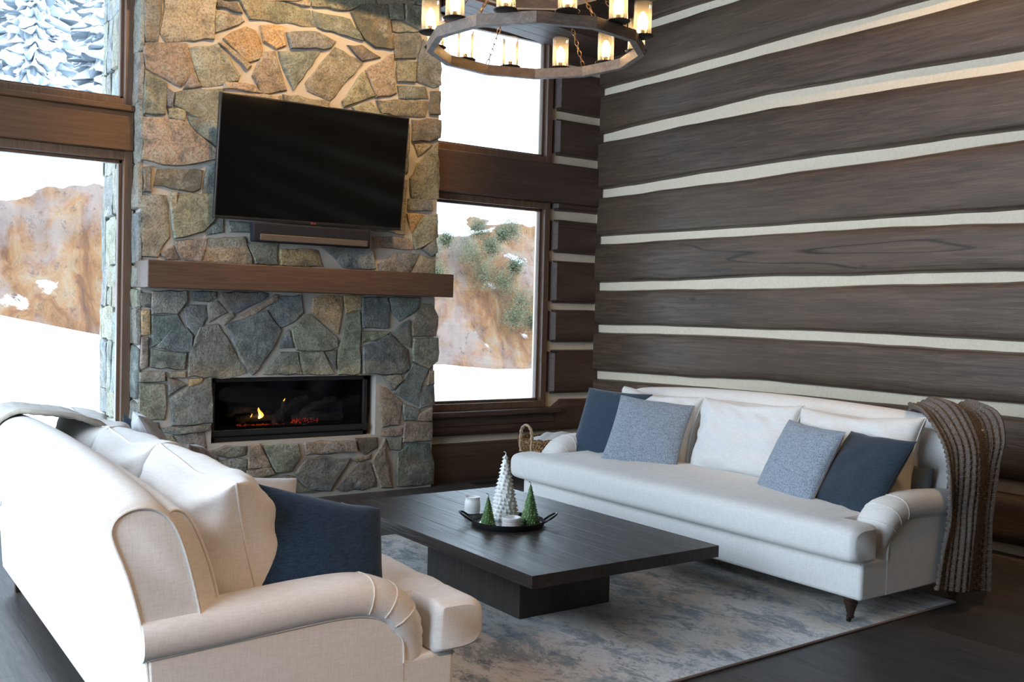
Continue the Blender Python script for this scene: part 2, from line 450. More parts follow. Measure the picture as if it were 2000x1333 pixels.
def log_mesh(axis, a0, a1, face, out, z0a, z1a, seed, n=44, wav=.010, endcap=0.0):
    """hewn log: z0a/z1a are lists of (pos, z) for its lower and upper edge; 'face' is the chinking plane, 'out' how far the log stands proud (signed)"""
    prof = [(0, 0.0), (.35, .012), (.8, .035), (1.0, .075), (1.0, .5), (1.0, .925), (.8, .965), (.35, .988), (0, 1.0)]
    mb = MB()
    def fn(u, v):
        p = lerp(a0, a1, v); k = u * (len(prof) - 1); i = min(int(k), len(prof) - 2)
        o, h = [lerp(prof[i][q], prof[i + 1][q], k - i) for q in (0, 1)]
        e0 = interp(z0a, p) + wav * 1.3 * nz(p * 1.1, seed, 0) + wav * .5 * nz(p * 4, seed, 3)
        e1 = interp(z1a, p) + wav * 1.3 * nz(p * 1.1, seed, 9) + wav * .5 * nz(p * 4, seed, 5)
        d = out * o * (1 + .10 * nz(p * .9, h * 2, seed)) + (out * .05 * nz(p * 5, h * 7, seed) if o > .5 else 0)
        if endcap and min(v, 1 - v) < .5 / n: d *= .5
        z = lerp(e0, e1, h)
        return (face + d, p, z) if axis == 'Y' else (p, face + d, z)
    mb.grid(fn, 16, n)
    rev = []
    return mb
wr = boxo('wall_right', (XR, -3.1, 0), (XR + .25, 7.42, 5.3), M['chink'], bevel=0); tag(wr, kind='structure')
CH = [[(3.18, .04, .10), (7.1, .03, .09)], [(3.18, .41, .49), (7.1, .40, .47)], [(3.18, .88, .96), (5.17, .89, .97), (7.1, .85, .92)],
      [(3.18, 1.28, 1.35), (5.17, 1.31, 1.37), (7.1, 1.29, 1.36)], [(3.18, 1.71, 1.78), (5.17, 1.69, 1.77), (7.1, 1.68, 1.75)],
      [(3.18, 2.08, 2.15), (5.17, 2.11, 2.17), (7.1, 2.11, 2.18)], [(3.18, 2.58, 2.64), (5.17, 2.55, 2.65), (7.1, 2.55, 2.62)],
      [(3.18, 3.01, 3.12), (5.17, 3.07, 3.18), (7.1, 3.06, 3.13)], [(3.18, 3.50, 3.59), (5.17, 3.49, 3.58), (7.1, 3.49, 3.55)],
      [(3.18, 3.94, 4.01), (5.17, 3.97, 4.04), (7.1, 3.99, 4.06)], [(3.18, 4.42, 4.50), (7.1, 4.43, 4.50)], [(3.18, 4.9, 4.97), (7.1, 4.9, 4.97)]]
prev = [(3.18, .0), (7.1, .0)]
for i, c in enumerate(CH):
    lo = [(y, z1) for y, z0, z1 in CH[i - 1]] if i else [(3.18, -.3), (7.1, -.3)]
    hi = [(y, z0) for y, z0, z1 in c]
    mb = log_mesh('Y', -3.1, 7.16, XR, -.055 - .012 * (i % 2), lo, hi, i * 3.7, 90)
    o = mb.build('log', M['log'], wr, auto=False)
# back wall: right of the chimney, log section beside the windows and below the sill
wb = MB(); wb.box((5.46, YB + .06, 0), (6.3, 7.42, 5.3)); wb.box((4.17, YB + .06, 0), (5.46, 7.42, .56)); wb.box((4.1, YB + .10, 3.95), (5.5, 7.42, 5.3))
wb.box((-2.75, YB + .10, 4.6), (1.9, 7.42, 5.3)); wb.box((-2.75, YB + .06, 0), (1.73, 7.42, .16))
wb = wb.build('wall_back', M['chink'], bevel=0); tag(wb, kind='structure')
CB = [(.32, .385), (.67, .72), (1.12, 1.19), (1.49, 1.55), (1.94, 2.01), (2.31, 2.385), (2.82, 2.89), (3.22, 3.29), (3.66, 3.73), (4.12, 4.19), (4.6, 4.67)]
z = -.05
for i, (a, b) in enumerate(CB):
    x0 = 4.17 if i == 0 else 5.53
    lo = [(4, z), (6.1, z)]; hi = [(4, a), (6.1, a)]
    if i == 1: x0 = 4.17; hi = [(4, .56), (5.56, .56), (5.57, a), (6.1, a)]
    mb = log_mesh('X', x0, 6.03, YB + .06, -.07, lo, hi, 40 + i * 2.3, 24, .006)
    if x0 > 5: mb.add([(x0, YB - .01, z + .02), (x0, YB - .01, a - .02), (x0, YB + .07, a), (x0, YB + .07, z)], [(0, 1, 2, 3)])
    if x0 > 5:   # adzed bevel at the window side of each log
        mb.add([(x0, YB - .008, z + .03), (x0, YB - .008, a - .03), (x0 - .05, YB + .07, a - .01), (x0 - .05, YB + .07, z + .01)], [(0, 1, 2, 3)])
    mb.build('log', M['logx'], wb, auto=False, fix=False)
    z = b
wl = MB(); wl.box((-2.75, -3.1, .12), (-2.6, .7, 4.4))
wl.box((-2.75, -3.1, 0), (-2.6, 7.42, .12)); wl.box((-2.75, -3.1, 4.4), (-2.6, 7.42, 5.3))
for y in (-3.1, -.35, 2.1, 4.6, 7.1): wl.box((-2.75, y, .12), (-2.58, y + .18, 4.4))
wl = wl.build('wall_left', M['trimz'], bevel=0); tag(wl, kind='structure')
wf = boxo('wall_front', (-2.75, -3.3, 0), (6.3, -3.1, 5.3), M['wallfill'], bevel=0); tag(wf, kind='structure')
ce = boxo('ceiling', (-2.75, -3.3, 5.0), (6.3, 7.42, 5.3), M['ceil'], bevel=0); tag(ce, kind='structure')
# tie beam with a planked soffit against the back wall
bm_ = MB()
for x0, x1, z0, z1 in ((3.0, 4.2, 3.97, 3.93), (4.2, 6.03, 3.93, 3.80)):
    for y0, y1 in ((6.72, 6.868), (6.872, 7.018), (7.022, 7.165)):
        if x1 < 4.3 and y1 > 6.9: continue
        bm_.add([(x0, y0, z0), (x1, y0, z1), (x1, y1, z1), (x0, y1, z0), (x0, y0, 4.5), (x1, y0, 4.5), (x1, y1, 4.5), (x0, y1, 4.5)],
                [(0, 3, 2, 1), (4, 5, 6, 7), (0, 1, 5, 4), (1, 2, 6, 5), (2, 3, 7, 6), (3, 0, 4, 7)])
tag(bm_.build('trim_3', M['logx'], smooth=False), kind='structure')

# ------------------------------------------------------------------ windows
def window(n, x0, x1, z0, z1, fw=.06, right=False):
    r = empty('window_%d' % n, ((x0 + x1) / 2, YB + .04, z0), kind='structure')
    fr = MB()
    for a, b in (((x0, YB + .02, z0), (x0 + fw, YB + .13, z1)), ((x1 - fw, YB + .02, z0), (x1, YB + .13, z1)),
                 ((x0 + fw, YB + .02, z0), (x1 - fw, YB + .13, z0 + fw)), ((x0 + fw, YB + .02, z1 - fw), (x1 - fw, YB + .13, z1))): fr.box(a, b)
    fr.build('window_frame', M['trimz'], r, bevel=.004)
    st = MB(); q = fw; d = .022
    for a, b in (((x0 + q, YB + .07, z0 + q), (x0 + q + d, YB + .12, z1 - q)), ((x1 - q - d, YB + .07, z0 + q), (x1 - q, YB + .12, z1 - q)),
                 ((x0 + q, YB + .07, z0 + q), (x1 - q, YB + .12, z0 + q + d)), ((x0 + q, YB + .07, z1 - q - d), (x1 - q, YB + .12, z1 - q))): st.box(a, b)
    st.build('glazing_stop', M['trimz'], r, bevel=.003)
    g = MB(); g.box((x0 + q, YB + .092, z0 + q), (x1 - q, YB + .098, z1 - q)); g.build('pane', M['pane'], r, smooth=False)
    return r
window(1, -.1, 1.82, 2.80, 4.55)                   # upper left
window(2, -.1, 1.82, .16, 2.50)                    # lower left
window(3, -2.55, -.12, .16, 4.55)                  # beyond the frame on the left
window(4, 4.12, 5.46, 2.80, 3.96)                  # upper right
window(5, 4.12, 5.46, .60, 2.45)                   # lower right
tag(boxo('trim_1', (-2.55, YB - .02, 2.50), (1.815, YB + .16, 2.765), M['trimx'], bevel=.006), kind='structure')
tag(boxo('trim_4', (-2.55, YB - .05, 2.765), (1.815, YB + .16, 2.805), M['trimx'], bevel=.006), kind='structure')
tag(boxo('trim_2', (4.17, YB - .03, 2.45), (6.02, YB + .16, 2.80), M['logx'], bevel=.008), kind='structure')
tag(boxo('trim_5', (4.17, YB - .07, .555), (5.57, YB + .13, .60), M['logx'], bevel=.006), kind='structure')
tag(boxo('trim_6', (4.17, YB - .02, .47), (5.53, YB + .06, .556), M['logx'], bevel=.006), kind='structure')

# ------------------------------------------------------------------ stone chimney
STONES = "m1850,1519,1916,1515,1915,1436,1850,1440;o1850,1394,1905,1402,1905,1250,1850,1243;t1850,1210,1897,1217,1897,1025,1850,1005;m1923,1535,2146,1542,2158,1475,2088,1393,1925,1389;b1931,1363,2089,1377,2150,1286,2050,1271,1986,1191,1928,1157;b2141,1421,2181,1446,2290,1444,2302,1370,2225,1239,2163,1313;b2207,1544,2357,1546,2365,1501,2317,1482,2214,1483;m2317,1466,2372,1474,2443,1407,2319,1336;b2392,1543,2751,1548,2744,1519,2514,1401,2471,1428;b2050,1265,2163,1279,2198,1232,2193,1123,2132,1117,1954,1151,1992,1191;m1928,1137,2153,1103,2145,1002,1923,1018;t2402,1351,2486,1408,2501,1373,2431,1323;g2251,1287,2382,1313,2591,965,2465,939,2182,951,2180,1083;b2448,1303,2739,1420,2850,1279,2781,1136,2649,956,2607,996;t2543,1377,2803,1538,2833,1533,2819,1493,2587,1356;b2768,1420,2836,1519,3007,1538,3025,1411,2957,1345,2867,1301;o3116,1515,3202,1537,3346,1541,3348,1447,3312,1262,3206,1342,3118,1413;o3371,1544,3510,1549,3512,1451,3389,1419;b3527,1534,3729,1547,3765,1472,3743,1311,3532,1309;b3763,1541,4026,1548,4020,1462,3863,1366,3783,1457;t4063,1502,4154,1497,4202,1403,4197,1245,3980,1244,3978,1353;g2951,1295,3033,1383,3095,1391,3313,1225,3314,1165,3258,1136,2992,1136;b2855,1151,2921,1273,2976,1151;g3390,1396,3496,1421,3508,1271,3498,947,3326,950,3331,1106;g3524,1271,3770,1273,3702,1227,3534,1188;b3787,1266,3942,1368,3956,1150,3876,1197;b3543,1158,3770,1246,3930,1127,3951,979,3882,942,3540,947;g3990,1213,4207,1222,4211,1040,4130,985,3994,1041;g2739,959,2856,1108,2985,1110,3023,950;g3016,1110,3195,1114,3294,946,3042,950;b3227,1106,3307,1121,3301,987;b3986,1018,4122,969,4062,821,4048,680,3833,780;t4140,953,4190,953,4188,858,4134,851;b4080,829,4189,842,4193,676,4066,656,4055,743;m3726,921,3865,926,3883,887,3806,820;t3694,830,3755,813,3888,701,3857,532,3718,523,3698,662;b3906,685,4040,649,4033,563,3926,568;t4050,602,4166,645,4169,547,4042,555;t3927,544,4169,534,4173,391,3913,389;m1850,972,2002,977,2005,923,1850,913;g1850,900,2010,890,2025,708,2006,655,1896,653,1850,715;b2035,936,2163,890,2044,822;t2055,979,2148,975,2148,941,2068,942;o2189,926,2277,932,2271,898,2190,876;b2183,865,2340,928,2349,613,2073,605,2057,788;m2007,588,2331,589,2332,561,2114,535,2021,560;m2088,530,2297,540,2306,436,2252,357,2170,376;m2334,407,2460,431,2610,422,2604,362,2532,353,2334,372;t2625,422,2705,427,2796,271,2627,262;m2742,418,3006,414,3023,321,2948,224,2842,218;t3068,414,3083,427,3482,420,3490,337,3085,339;d3498,430,3669,430,3688,356,3571,309,3533,349;b2391,334,2612,326,2606,221,2400,222;m2239,351,2377,349,2392,229,2240,248;t2620,248,2797,250,2827,212,2709,185,2621,205;m2739,168,2972,169,3074,80,3201,43,2770,65;b3002,199,3086,303,3430,280,3281,49,3122,72;b3522,244,3623,230,3678,65,3678,42,3378,32,3345,61;t3472,270,3622,298,3614,268,3514,252;t3738,414,3807,62,3816,31,3721,38,3639,251;m3773,412,3894,421,3879,329,3800,334;b3859,302,3967,355,4147,353,4196,199,4201,30,3869,34;t3719,484,3901,496,3894,449,3720,446;g1850,635,1968,616,1995,521,1983,441,1850,463;m1850,443,2049,417,2144,350,2065,261,1850,290;t1995,521,2074,517,2150,391,2049,437;b1850,270,2039,249,2054,126,1850,144;g2065,240,2227,235,2337,206,2353,101,2080,124;t2365,197,2592,201,2609,79,2381,98;m1852,3516,1967,3539,1934,3262,1856,3248;t1985,3543,2331,3611,2313,3336,1992,3265,1962,3318;d2339,3613,2471,3616,2520,3557,2347,3562;m2333,3529,2504,3527,2537,3499,2335,3386;g2502,3646,2760,3697,3030,3671,3092,3563,2665,3538,2584,3523;t2784,3702,3045,3754,3038,3704,2927,3695;g3054,3755,3526,3849,3363,3735,3063,3709;b3073,3671,3365,3667,3477,3530,3110,3558;d3382,3722,3563,3857,3694,3883,3741,3505,3590,3496,3496,3546;g3703,3885,3828,3910,3831,3758,3726,3738;g3851,3889,4045,3884,4049,3696,3855,3749;m3736,3715,3813,3729,3970,3681,3747,3649;b3757,3623,3981,3663,4002,3601,3956,3473,3771,3443;b4021,3622,4175,3527,4191,3303,4121,3267,3970,3296,3976,3443;t1856,3219,2125,3266,2180,3089,2099,2972,1865,3053;g2155,3237,2352,3290,2511,3111,2496,3070,2242,2993;t2180,3066,2237,2992,2122,2960;g1851,3036,1997,2964,1992,2764,1855,2753;o2397,3354,2553,3453,2626,3438,2668,3322,2653,3249,2573,3213;t2364,3307,2398,3321,2590,3192,2562,3162;o2665,3484,2830,3507,2849,3384,2783,3349,2692,3388;b2872,3480,3102,3516,3243,3477,3209,3422,2899,3369;b2808,3327,3122,3375,3021,3222,2922,3071,2852,3195;t2685,3293,2775,3316,2863,3055,2674,3011,2615,3127;g3253,3425,3481,3353,3217,3034,3041,3081,3023,3135;d3360,3465,3478,3485,3629,3427,3481,3378;t3519,3301,3742,3463,3778,3173,3730,3141,3608,3115;g3483,3279,3589,3120,3343,3003,3324,3041;g3791,3409,3953,3435,3950,3284,3795,3269;b3805,3225,4041,3251,4073,3164,3817,3136;g3618,3083,4073,3147,4046,3022,3658,2987;d4102,3221,4183,3232,4187,3059,4096,3046;g2068,2919,2380,2991,2385,2702,2064,2833;b2004,2940,2053,2905,2040,2822,2006,2825;t2021,2797,2132,2805,2125,2737,2029,2747;t1850,2715,2103,2734,2348,2553,2349,2492,2063,2419,1852,2438;b2155,2763,2384,2771,2364,2570,2193,2686;d1850,2378,1903,2385,1905,2223,1850,2225;d1954,2375,2251,2398,2238,2276,2185,2248,1934,2270;b2289,2417,2365,2471,2369,2242,2261,2240;g1850,2202,2007,2195,2029,1922,1955,1783,1850,1785;t2036,2220,2081,2217,2068,2103,2041,2094;g2099,2208,2369,2242,2356,2080,2265,1975,2070,1917,2053,2072;b2288,1991,2403,2065,2412,1977,2296,1951;b2450,2053,2610,2052,2619,1991,2467,1981;t2078,1895,2289,1915,2253,1761,2132,1770,2087,1820;t1984,1800,2057,1849,2105,1769,2014,1764;t2312,1924,2563,1948,2622,1803,2623,1764,2276,1762;g2588,1907,2817,1924,2815,1765,2663,1766;o2852,1879,3135,1886,3181,1770,2854,1764;b3178,1913,3588,1920,3629,1770,3369,1770;b3666,1814,3798,1894,4014,1901,3939,1753,3677,1752;g4055,1891,4167,1861,4170,1751,3978,1748;t3605,2014,3912,2025,3954,1941,3616,1939;b3938,2970,4199,3004,4192,2867,4091,2829,3942,2811;t3963,2784,4122,2803,3995,2696;g4054,2703,4177,2816,4195,2376,3944,2355,3930,2509;b3924,2336,4124,2341,4126,2262,3916,2258;g4178,2235,4192,2060,4033,1966,3989,1951,3971,2063,4047,2190;o3908,2217,4056,2225,3950,2079;b4053,1943,4173,2038,4185,1936,4135,1902;t2415,3042,2608,3051,2674,3004,2403,2999;g2847,3018,3200,3015,3184,2924,2874,2930;t2404,2972,2814,3000,2843,2767,2408,2697;g2424,2676,3117,2769,3106,2445,2445,2364;b3141,2870,3900,2934,3899,2557,3141,2448;g2414,2330,2884,2383,2906,2122,2418,2100;t2918,2378,3881,2487,3872,2057,2940,2108;g3407,3003,3562,3055,3630,2984,3850,2962,3472,2938"
TINT = {'o': (.38, .26, .12), 'b': (.15, .165, .155), 't': (.27, .215, .155), 'g': (.22, .215, .155), 'd': (.10, .092, .08), 'm': (.195, .19, .155)}
fp = empty('stone_fireplace', (3.02, 7.5, 0), label='tall stone fireplace and chimney of irregular grey-green and tan fieldstone with wooden mantel shelf', cat='fireplace')
OX0, OX1, OZ0, OZ1 = 2.35, 3.66, .455, .93      # firebox opening
mo = MB()
X0, X1 = 1.845, 4.185
for a, b in (((X0, YS, 0), (OX0, YS + .5, OZ1)), ((OX1, YS, 0), (X1, YS + .5, OZ1)), ((OX0, YS, 0), (OX1, YS + .5, OZ0)), ((X0, YS, OZ1), (X1, YS + .5, 5.0)),
             ((X0, YS + .5, 0), (X1, 8.1, 5.0))): mo.box(a, b)
mo.build('mortar', M['mortar'], fp, smooth=False)
rnd = random.Random(3)
def stone(mb, poly, tint, to3, depth):
    """poly in plane coords -> raised stone with a chipped outline; to3(u, w, d) maps to world"""
    cx = sum(p[0] for p in poly) / len(poly); cy = sum(p[1] for p in poly) / len(poly)
    ol = []
    for i in range(len(poly)):
        a, b = poly[i], poly[(i + 1) % len(poly)]; L = math.hypot(b[0] - a[0], b[1] - a[1]); n = max(1, int(L / .055))
        for k in range(n):
            t = k / n; j = .008 if k else .004
            ol.append((lerp(a[0], b[0], t) + rnd.uniform(-j, j), lerp(a[1], b[1], t) + rnd.uniform(-j, j)))
    ol = [(cx + (x - cx) * (1 + .012 / max(.04, math.hypot(x - cx, y - cy))), cy + (y - cy) * (1 + .012 / max(.03, math.hypot(x - cx, y - cy)))) for x, y in ol]
    n = len(ol); tilt = (rnd.uniform(-.05, .05), rnd.uniform(-.05, .05)); rings = []
    size = max(max(abs(p[0] - cx), abs(p[1] - cy)) for p in ol)
    for sc, d in ((1.0, -.01), (1.0, .35), (None, .9), (.62, 1.04), (.28, 1.0)):
        rg = []
        for x, y in ol:
            if sc is None: L = math.hypot(x - cx, y - cy); s2 = max(.6, 1 - .009 / max(L, .02))
            else: s2 = sc
            px, py = cx + (x - cx) * s2, cy + (y - cy) * s2
            dd = depth * d + ((px - cx) * tilt[0] + (py - cy) * tilt[1]) * (d > .5) + (.008 * nz(px * 11, py * 11, depth * 90) + .004 * nz(px * 30, py * 30, 2) if d > .3 else 0)
            rg.append(to3(px, py, dd))
        rings.append(rg)
    vs = [v for r_ in rings for v in r_] + [to3(cx, cy, depth)]; fs = []
    for r_ in range(4):
        for i in range(n): fs.append((r_ * n + i, r_ * n + (i + 1) % n, (r_ + 1) * n + (i + 1) % n, (r_ + 1) * n + i))
    for i in range(n): fs.append((4 * n + i, 4 * n + (i + 1) % n, 5 * n))
    v = 1.38 * rnd.uniform(.82, 1.2); tt = tuple(min(1, c * v * rnd.uniform(.93, 1.07)) for c in tint)
    mb.add(vs, fs, 0, tt)
sm = MB()
front = lambda x, z_, d: (x, YS - d, z_)
for s_ in STONES.split(';'):
    k, *v = (s_[0] + ',' + s_[1:]).split(','); v = [int(q) / 1000 for q in v]; P = list(zip(v[::2], v[1::2]))
    if min(p[1] for p in P) > 4.2: continue
    stone(sm, P, TINT[k], front, rnd.uniform(.014, .032))
# courses above the photograph's upper edge
x = X0 + .02
while x < 3.75:
    w_ = rnd.uniform(.28, .42); b0, b1 = 3.535 + (x - 1.85) * .17, 3.535 + (x + w_ - 1.85) * .17
    stone(sm, [(x, b0), (x + w_ - .025, b1), (x + w_ - .025, 3.905), (x, 3.905)], TINT[rnd.choice('gtbmg')], front, .026); x += w_
zz = 3.93
while zz < 4.9:
    h = rnd.uniform(.18, .3); x = X0 + .02
    while x < X1 - .1:
        w_ = min(rnd.uniform(.2, .45), X1 - .01 - x)
        stone(sm, [(x, zz), (x + w_ - .025, zz), (x + w_ - .025, zz + h - .025), (x, zz + h - .025)], TINT[rnd.choice('gtbmo')], front, .03); x += w_
    zz += h
# left side of the chimney, inside and beyond the glass
side = lambda y, z_, d: (X0 - d, y, z_)
zz = .03
while zz < 4.9:
    h = rnd.uniform(.12, .42); y = YS + .0
    while y < 8.05:
        w_ = min(rnd.choice((.14, .2, .3, .4)), 8.1 - y); s1, s2 = rnd.uniform(-.04, .04), rnd.uniform(-.04, .04)
        if w_ > .05: stone(sm, [(y, zz), (y + w_ - .02, zz + s1 * .5), (y + w_ - .02, zz + h - .02 + s2), (y, zz + h - .02 + s1)], TINT[rnd.choice('bmmgb')], side, .028)
        y += w_
    zz += h
sm.build('stone_facing', M['stone'], fp, auto=True)
mt = boxo('mantel_shelf', (1.823, 6.79, 1.56), (4.203, 7.12, 1.745), M['mantel'], fp, bevel=.006)
tag(mt, label='dark brown timber mantel shelf')

# ------------------------------------------------------------------ gas fire insert
gi = empty('gas_fire_insert', (3.0, 7.2, OZ0), label='black glass-fronted gas fire with small flame and ceramic logs, set in the stone chimney', cat='gas fire')
bx = MB(); a0, a1 = OX0 + .005, 3.612; z0, z1 = OZ0 + .003, OZ1 - .006; yb = YS + .46
bx.box((a0, yb, z0), (a1, yb + .02, z1)); bx.box((a0, YS + .06, z0), (a0 + .015, yb, z1)); bx.box((a1 - .015, YS + .06, z0), (a1, yb, z1))
bx.box((a0, YS + .06, z1 - .015), (a1, yb, z1)); bx.box((a0, YS + .06, z0), (a1, yb, z0 + .015))
bx.build('firebox', M['blackmatte'], gi, smooth=False)
fr = MB(); y0, y1 = YS + .05, YS + .075
fr.box((a0, y0, z0), (a0 + .035, y1, z1)); fr.box((a1 - .035, y0, z0), (a1, y1, z1)); fr.box((a0, y0, z1 - .03), (a1, y1, z1)); fr.box((a0, y0, z0), (a1, y1, z0 + .032)); fr.box((a0, y0 - .02, z0 + .045), (a1, y1 - .01, z0 + .085))
fr.build('front_frame', M['black'], gi, bevel=.002)
g = MB(); g.box((a0 + .03, YS + .082, z0 + .08), (a1 - .03, YS + .085, z1 - .028)); g.build('glass_front', M['fireglass'], gi, smooth=False)
lg = MB(); lg.box((a0 + .03, YS + .10, z0 + .015), (a1 - .03, YS + .42, z0 + .10)); lg.build('burner_tray', M['blackmatte'], gi)
def flog(pts, rr, seed):
    P = crom(pts, 6); mb = MB(); mb.tube(P, [rr * (1 + .25 * nz(i * .6, seed, 0)) for i in range(len(P))], 10)
    mb.v = [tuple(Vector(v) + Vector((0, nz(v[0] * 30, v[2] * 30, seed) * .012, nz(v[0] * 25, v[1] * 25, seed + 4) * .012))) for v in mb.v]
    return mb.build('fire_log', M['firelog'], gi)
zb = z0 + .115
flog([(2.62, 7.3, zb + .01), (2.80, 7.28, zb + .035), (2.98, 7.26, zb + .02)], .030, 1)
flog([(3.06, 7.3, zb + .01), (3.22, 7.24, zb + .03), (3.46, 7.26, zb + .015)], .036, 2)
flog([(3.10, 7.27, zb + .02), (3.20, 7.25, zb + .10), (3.40, 7.25, zb + .165)], .028, 3)
flog([(2.88, 7.22, zb - .01), (2.96, 7.24, zb + .07), (2.98, 7.26, zb + .15)], .018, 4)
flog([(2.95, 7.38, zb + .02), (3.10, 7.38, zb + .12), (3.22, 7.37, zb + .17)], .026, 5)
flog([(2.56, 7.34, zb + .04), (2.68, 7.36, zb + .09), (2.92, 7.36, zb + .04)], .026, 6)
def flame(x, y, z_, h, r):
    P = [(0.2, 0), (.75, .12), (1, .3), (.85, .5), (.5, .75), (.08, 1)]
    mb = MB(); mb.lathe([(r * a, h * b) for a, b in P], (x, y, z_), 12)
    mb.v = [(vx + .012 * math.sin((vz - z_) * 60), vy, vz) for vx, vy, vz in mb.v]; return mb
fl = flame(2.775, 7.22, zb + .03, .085, .020).build('flame', M['flame'], gi)
flame(2.765, 7.212, zb + .03, .055, .014).build('flame_core', M['flamecore'], fl)
flame(2.71, 7.24, zb + .04, .03, .004).build('flame', M['flame'], gi)
flame(2.97, 7.24, zb + .155, .022, .005).build('flame', M['flame'], gi)
em = MB(); r2 = random.Random(5)
for i in range(150):
    x = r2.choice((r2.uniform(2.6, 2.95), r2.uniform(2.6, 2.95), r2.uniform(3.02, 3.1), r2.uniform(3.12, 3.24))); y = r2.uniform(7.17, 7.24); s_ = r2.uniform(.003, .007)
    zc = zb - .022 + (.04 * r2.random() if x > 3 else .012 * r2.random())
    em.lathe([(s_ * .3, -s_), (s_, 0), (s_ * .3, s_)], (x, y, zc), 5)
tag(em.build('ember_bed', M['ember'], gi), kind='stuff')
ash = MB(); ash.grid(lambda u, v: (lerp(2.45, 3.55, u), lerp(7.15, 7.42, v), zb - .03 + .012 * nz(u * 30, v * 8, 0)), 60, 12)
tag(ash.build('gravel_bed', M['firelog'], gi), kind='stuff')

# ------------------------------------------------------------------ television and soundbar
tv = empty('wall_television', (3.055, 6.93, 2.06), label='large flat black television tilted forward on the stone chimney above the mantel', cat='television')
A, B = Vector((2.303, 6.925, 2.062)), Vector((3.785, 6.925, 2.072)); UP = Vector((0.0, -.108, .865))
nrm = (B - A).cross(UP).normalized()          # towards the room
def slab(p0, pu, pv, t0, t1):
    mb = MB(); vs = []
    for t in (t0, t1):
        for a, b in ((0, 0), (1, 0), (1, 1), (0, 1)): vs.append(p0 + pu * a + pv * b + nrm * t)
    mb.add(vs, [(0, 3, 2, 1), (4, 5, 6, 7), (0, 1, 5, 4), (1, 2, 6, 5), (2, 3, 7, 6), (3, 0, 4, 7)]); return mb
W_ = B - A
slab(A, W_, UP, -.045, 0).build('tv_case', M['bezel'], tv, bevel=.004)
slab(A + W_ * .007 + UP * .028, W_ * .986, UP * .96, 0.0005, .002).build('screen', M['screen'], tv, smooth=False)
slab(A + W_ * .003 + UP * .002, W_ * .994, UP * .022, 0.0, .004).build('lower_bezel', M['black'], tv, bevel=.001)
lo = MB(); c0 = A + W_ * .503 + UP * .012 + nrm * .0055
ri = [c0 + W_.normalized() * .006 * math.cos(k * PI / 8) - W_.normalized() * .014 + UP.normalized() * .006 * math.sin(k * PI / 8) for k in range(16)]
lo.tube(ri, .0012, 5, closed=True)
for q in ((0.0, 0.004, -.006), (0.008, .004, -.006)):   # two capital letters beside the round emblem
    pass
e = W_.normalized(); uu = UP.normalized()
lo.tube([c0 + uu * .005, c0 - uu * .005, c0 - uu * .005 + e * .006], .0010, 4)
lo.tube([c0 + e * .017 + uu * .004, c0 + e * .013 + uu * .005, c0 + e * .010, c0 + e * .013 - uu * .005, c0 + e * .017 - uu * .004, c0 + e * .017, c0 + e * .014], .0010, 4)
lo.build('brand_emblem', M['led'], tv)
mbk = MB(); mbk.box((2.75, 6.92, 2.25), (3.35, 7.04, 2.75)); mbk.build('wall_bracket', M['blackmatte'], tv)
sb = empty('soundbar', (3.03, 6.95, 1.90), label='black soundbar with brown grille strip mounted just under the television', cat='soundbar')
ss = MB(); ss.box((2.575, 6.885, 1.915), (3.505, 6.96, 2.055)); ss.build('speaker_body', M['speaker'], sb, bevel=.012)
ss = MB(); ss.box((2.625, 6.872, 1.925), (3.475, 6.886, 1.972)); ss.build('grille_strip', M['speakergrille'], sb, bevel=.005)
ss = MB(); ss.box((2.7, 6.96, 1.95), (3.35, 7.04, 2.02)); ss.build('mounting_bracket', M['blackmatte'], sb)

# ------------------------------------------------------------------ rug
rg = empty('area_rug', (3.05, 4.2, 0), label='large distressed area rug in cream, tan and slate blue under the coffee table', cat='rug')
cr = [(1.15, 2.76), (4.85, 2.84), (4.83, 5.62), (1.13, 5.58)]
mb = MB(); mb.prism(cr, .0, .012); mb.build('pile', M['rug'], rg, smooth=False)
mb = MB(); mb.tube([(x, y, .007) for x, y in cr], .0065, 6, closed=True); mb.build('binding', M['rugedge'], rg)

# ------------------------------------------------------------------ coffee table
ct = empty('coffee_table', (2.98, 4.15, .012), label='low square-edged espresso wood coffee table on a box base, on the rug', cat='coffee table')
top = MB(); xs = [2.425, 2.61, 2.80, 2.985, 3.17, 3.345, 3.525]
for a, b in zip(xs, xs[1:]): top.box((a + .0006, 3.255, .315), (b - .0006, 5.06, .37))
to = top.build('table_top', M['table'], ct, bevel=.0015, smooth=False)
mb = MB(); mb.box((2.72, 3.745, .012), (3.275, 4.60, .315)); mb.build('base', M['tableend'], ct, bevel=.003)

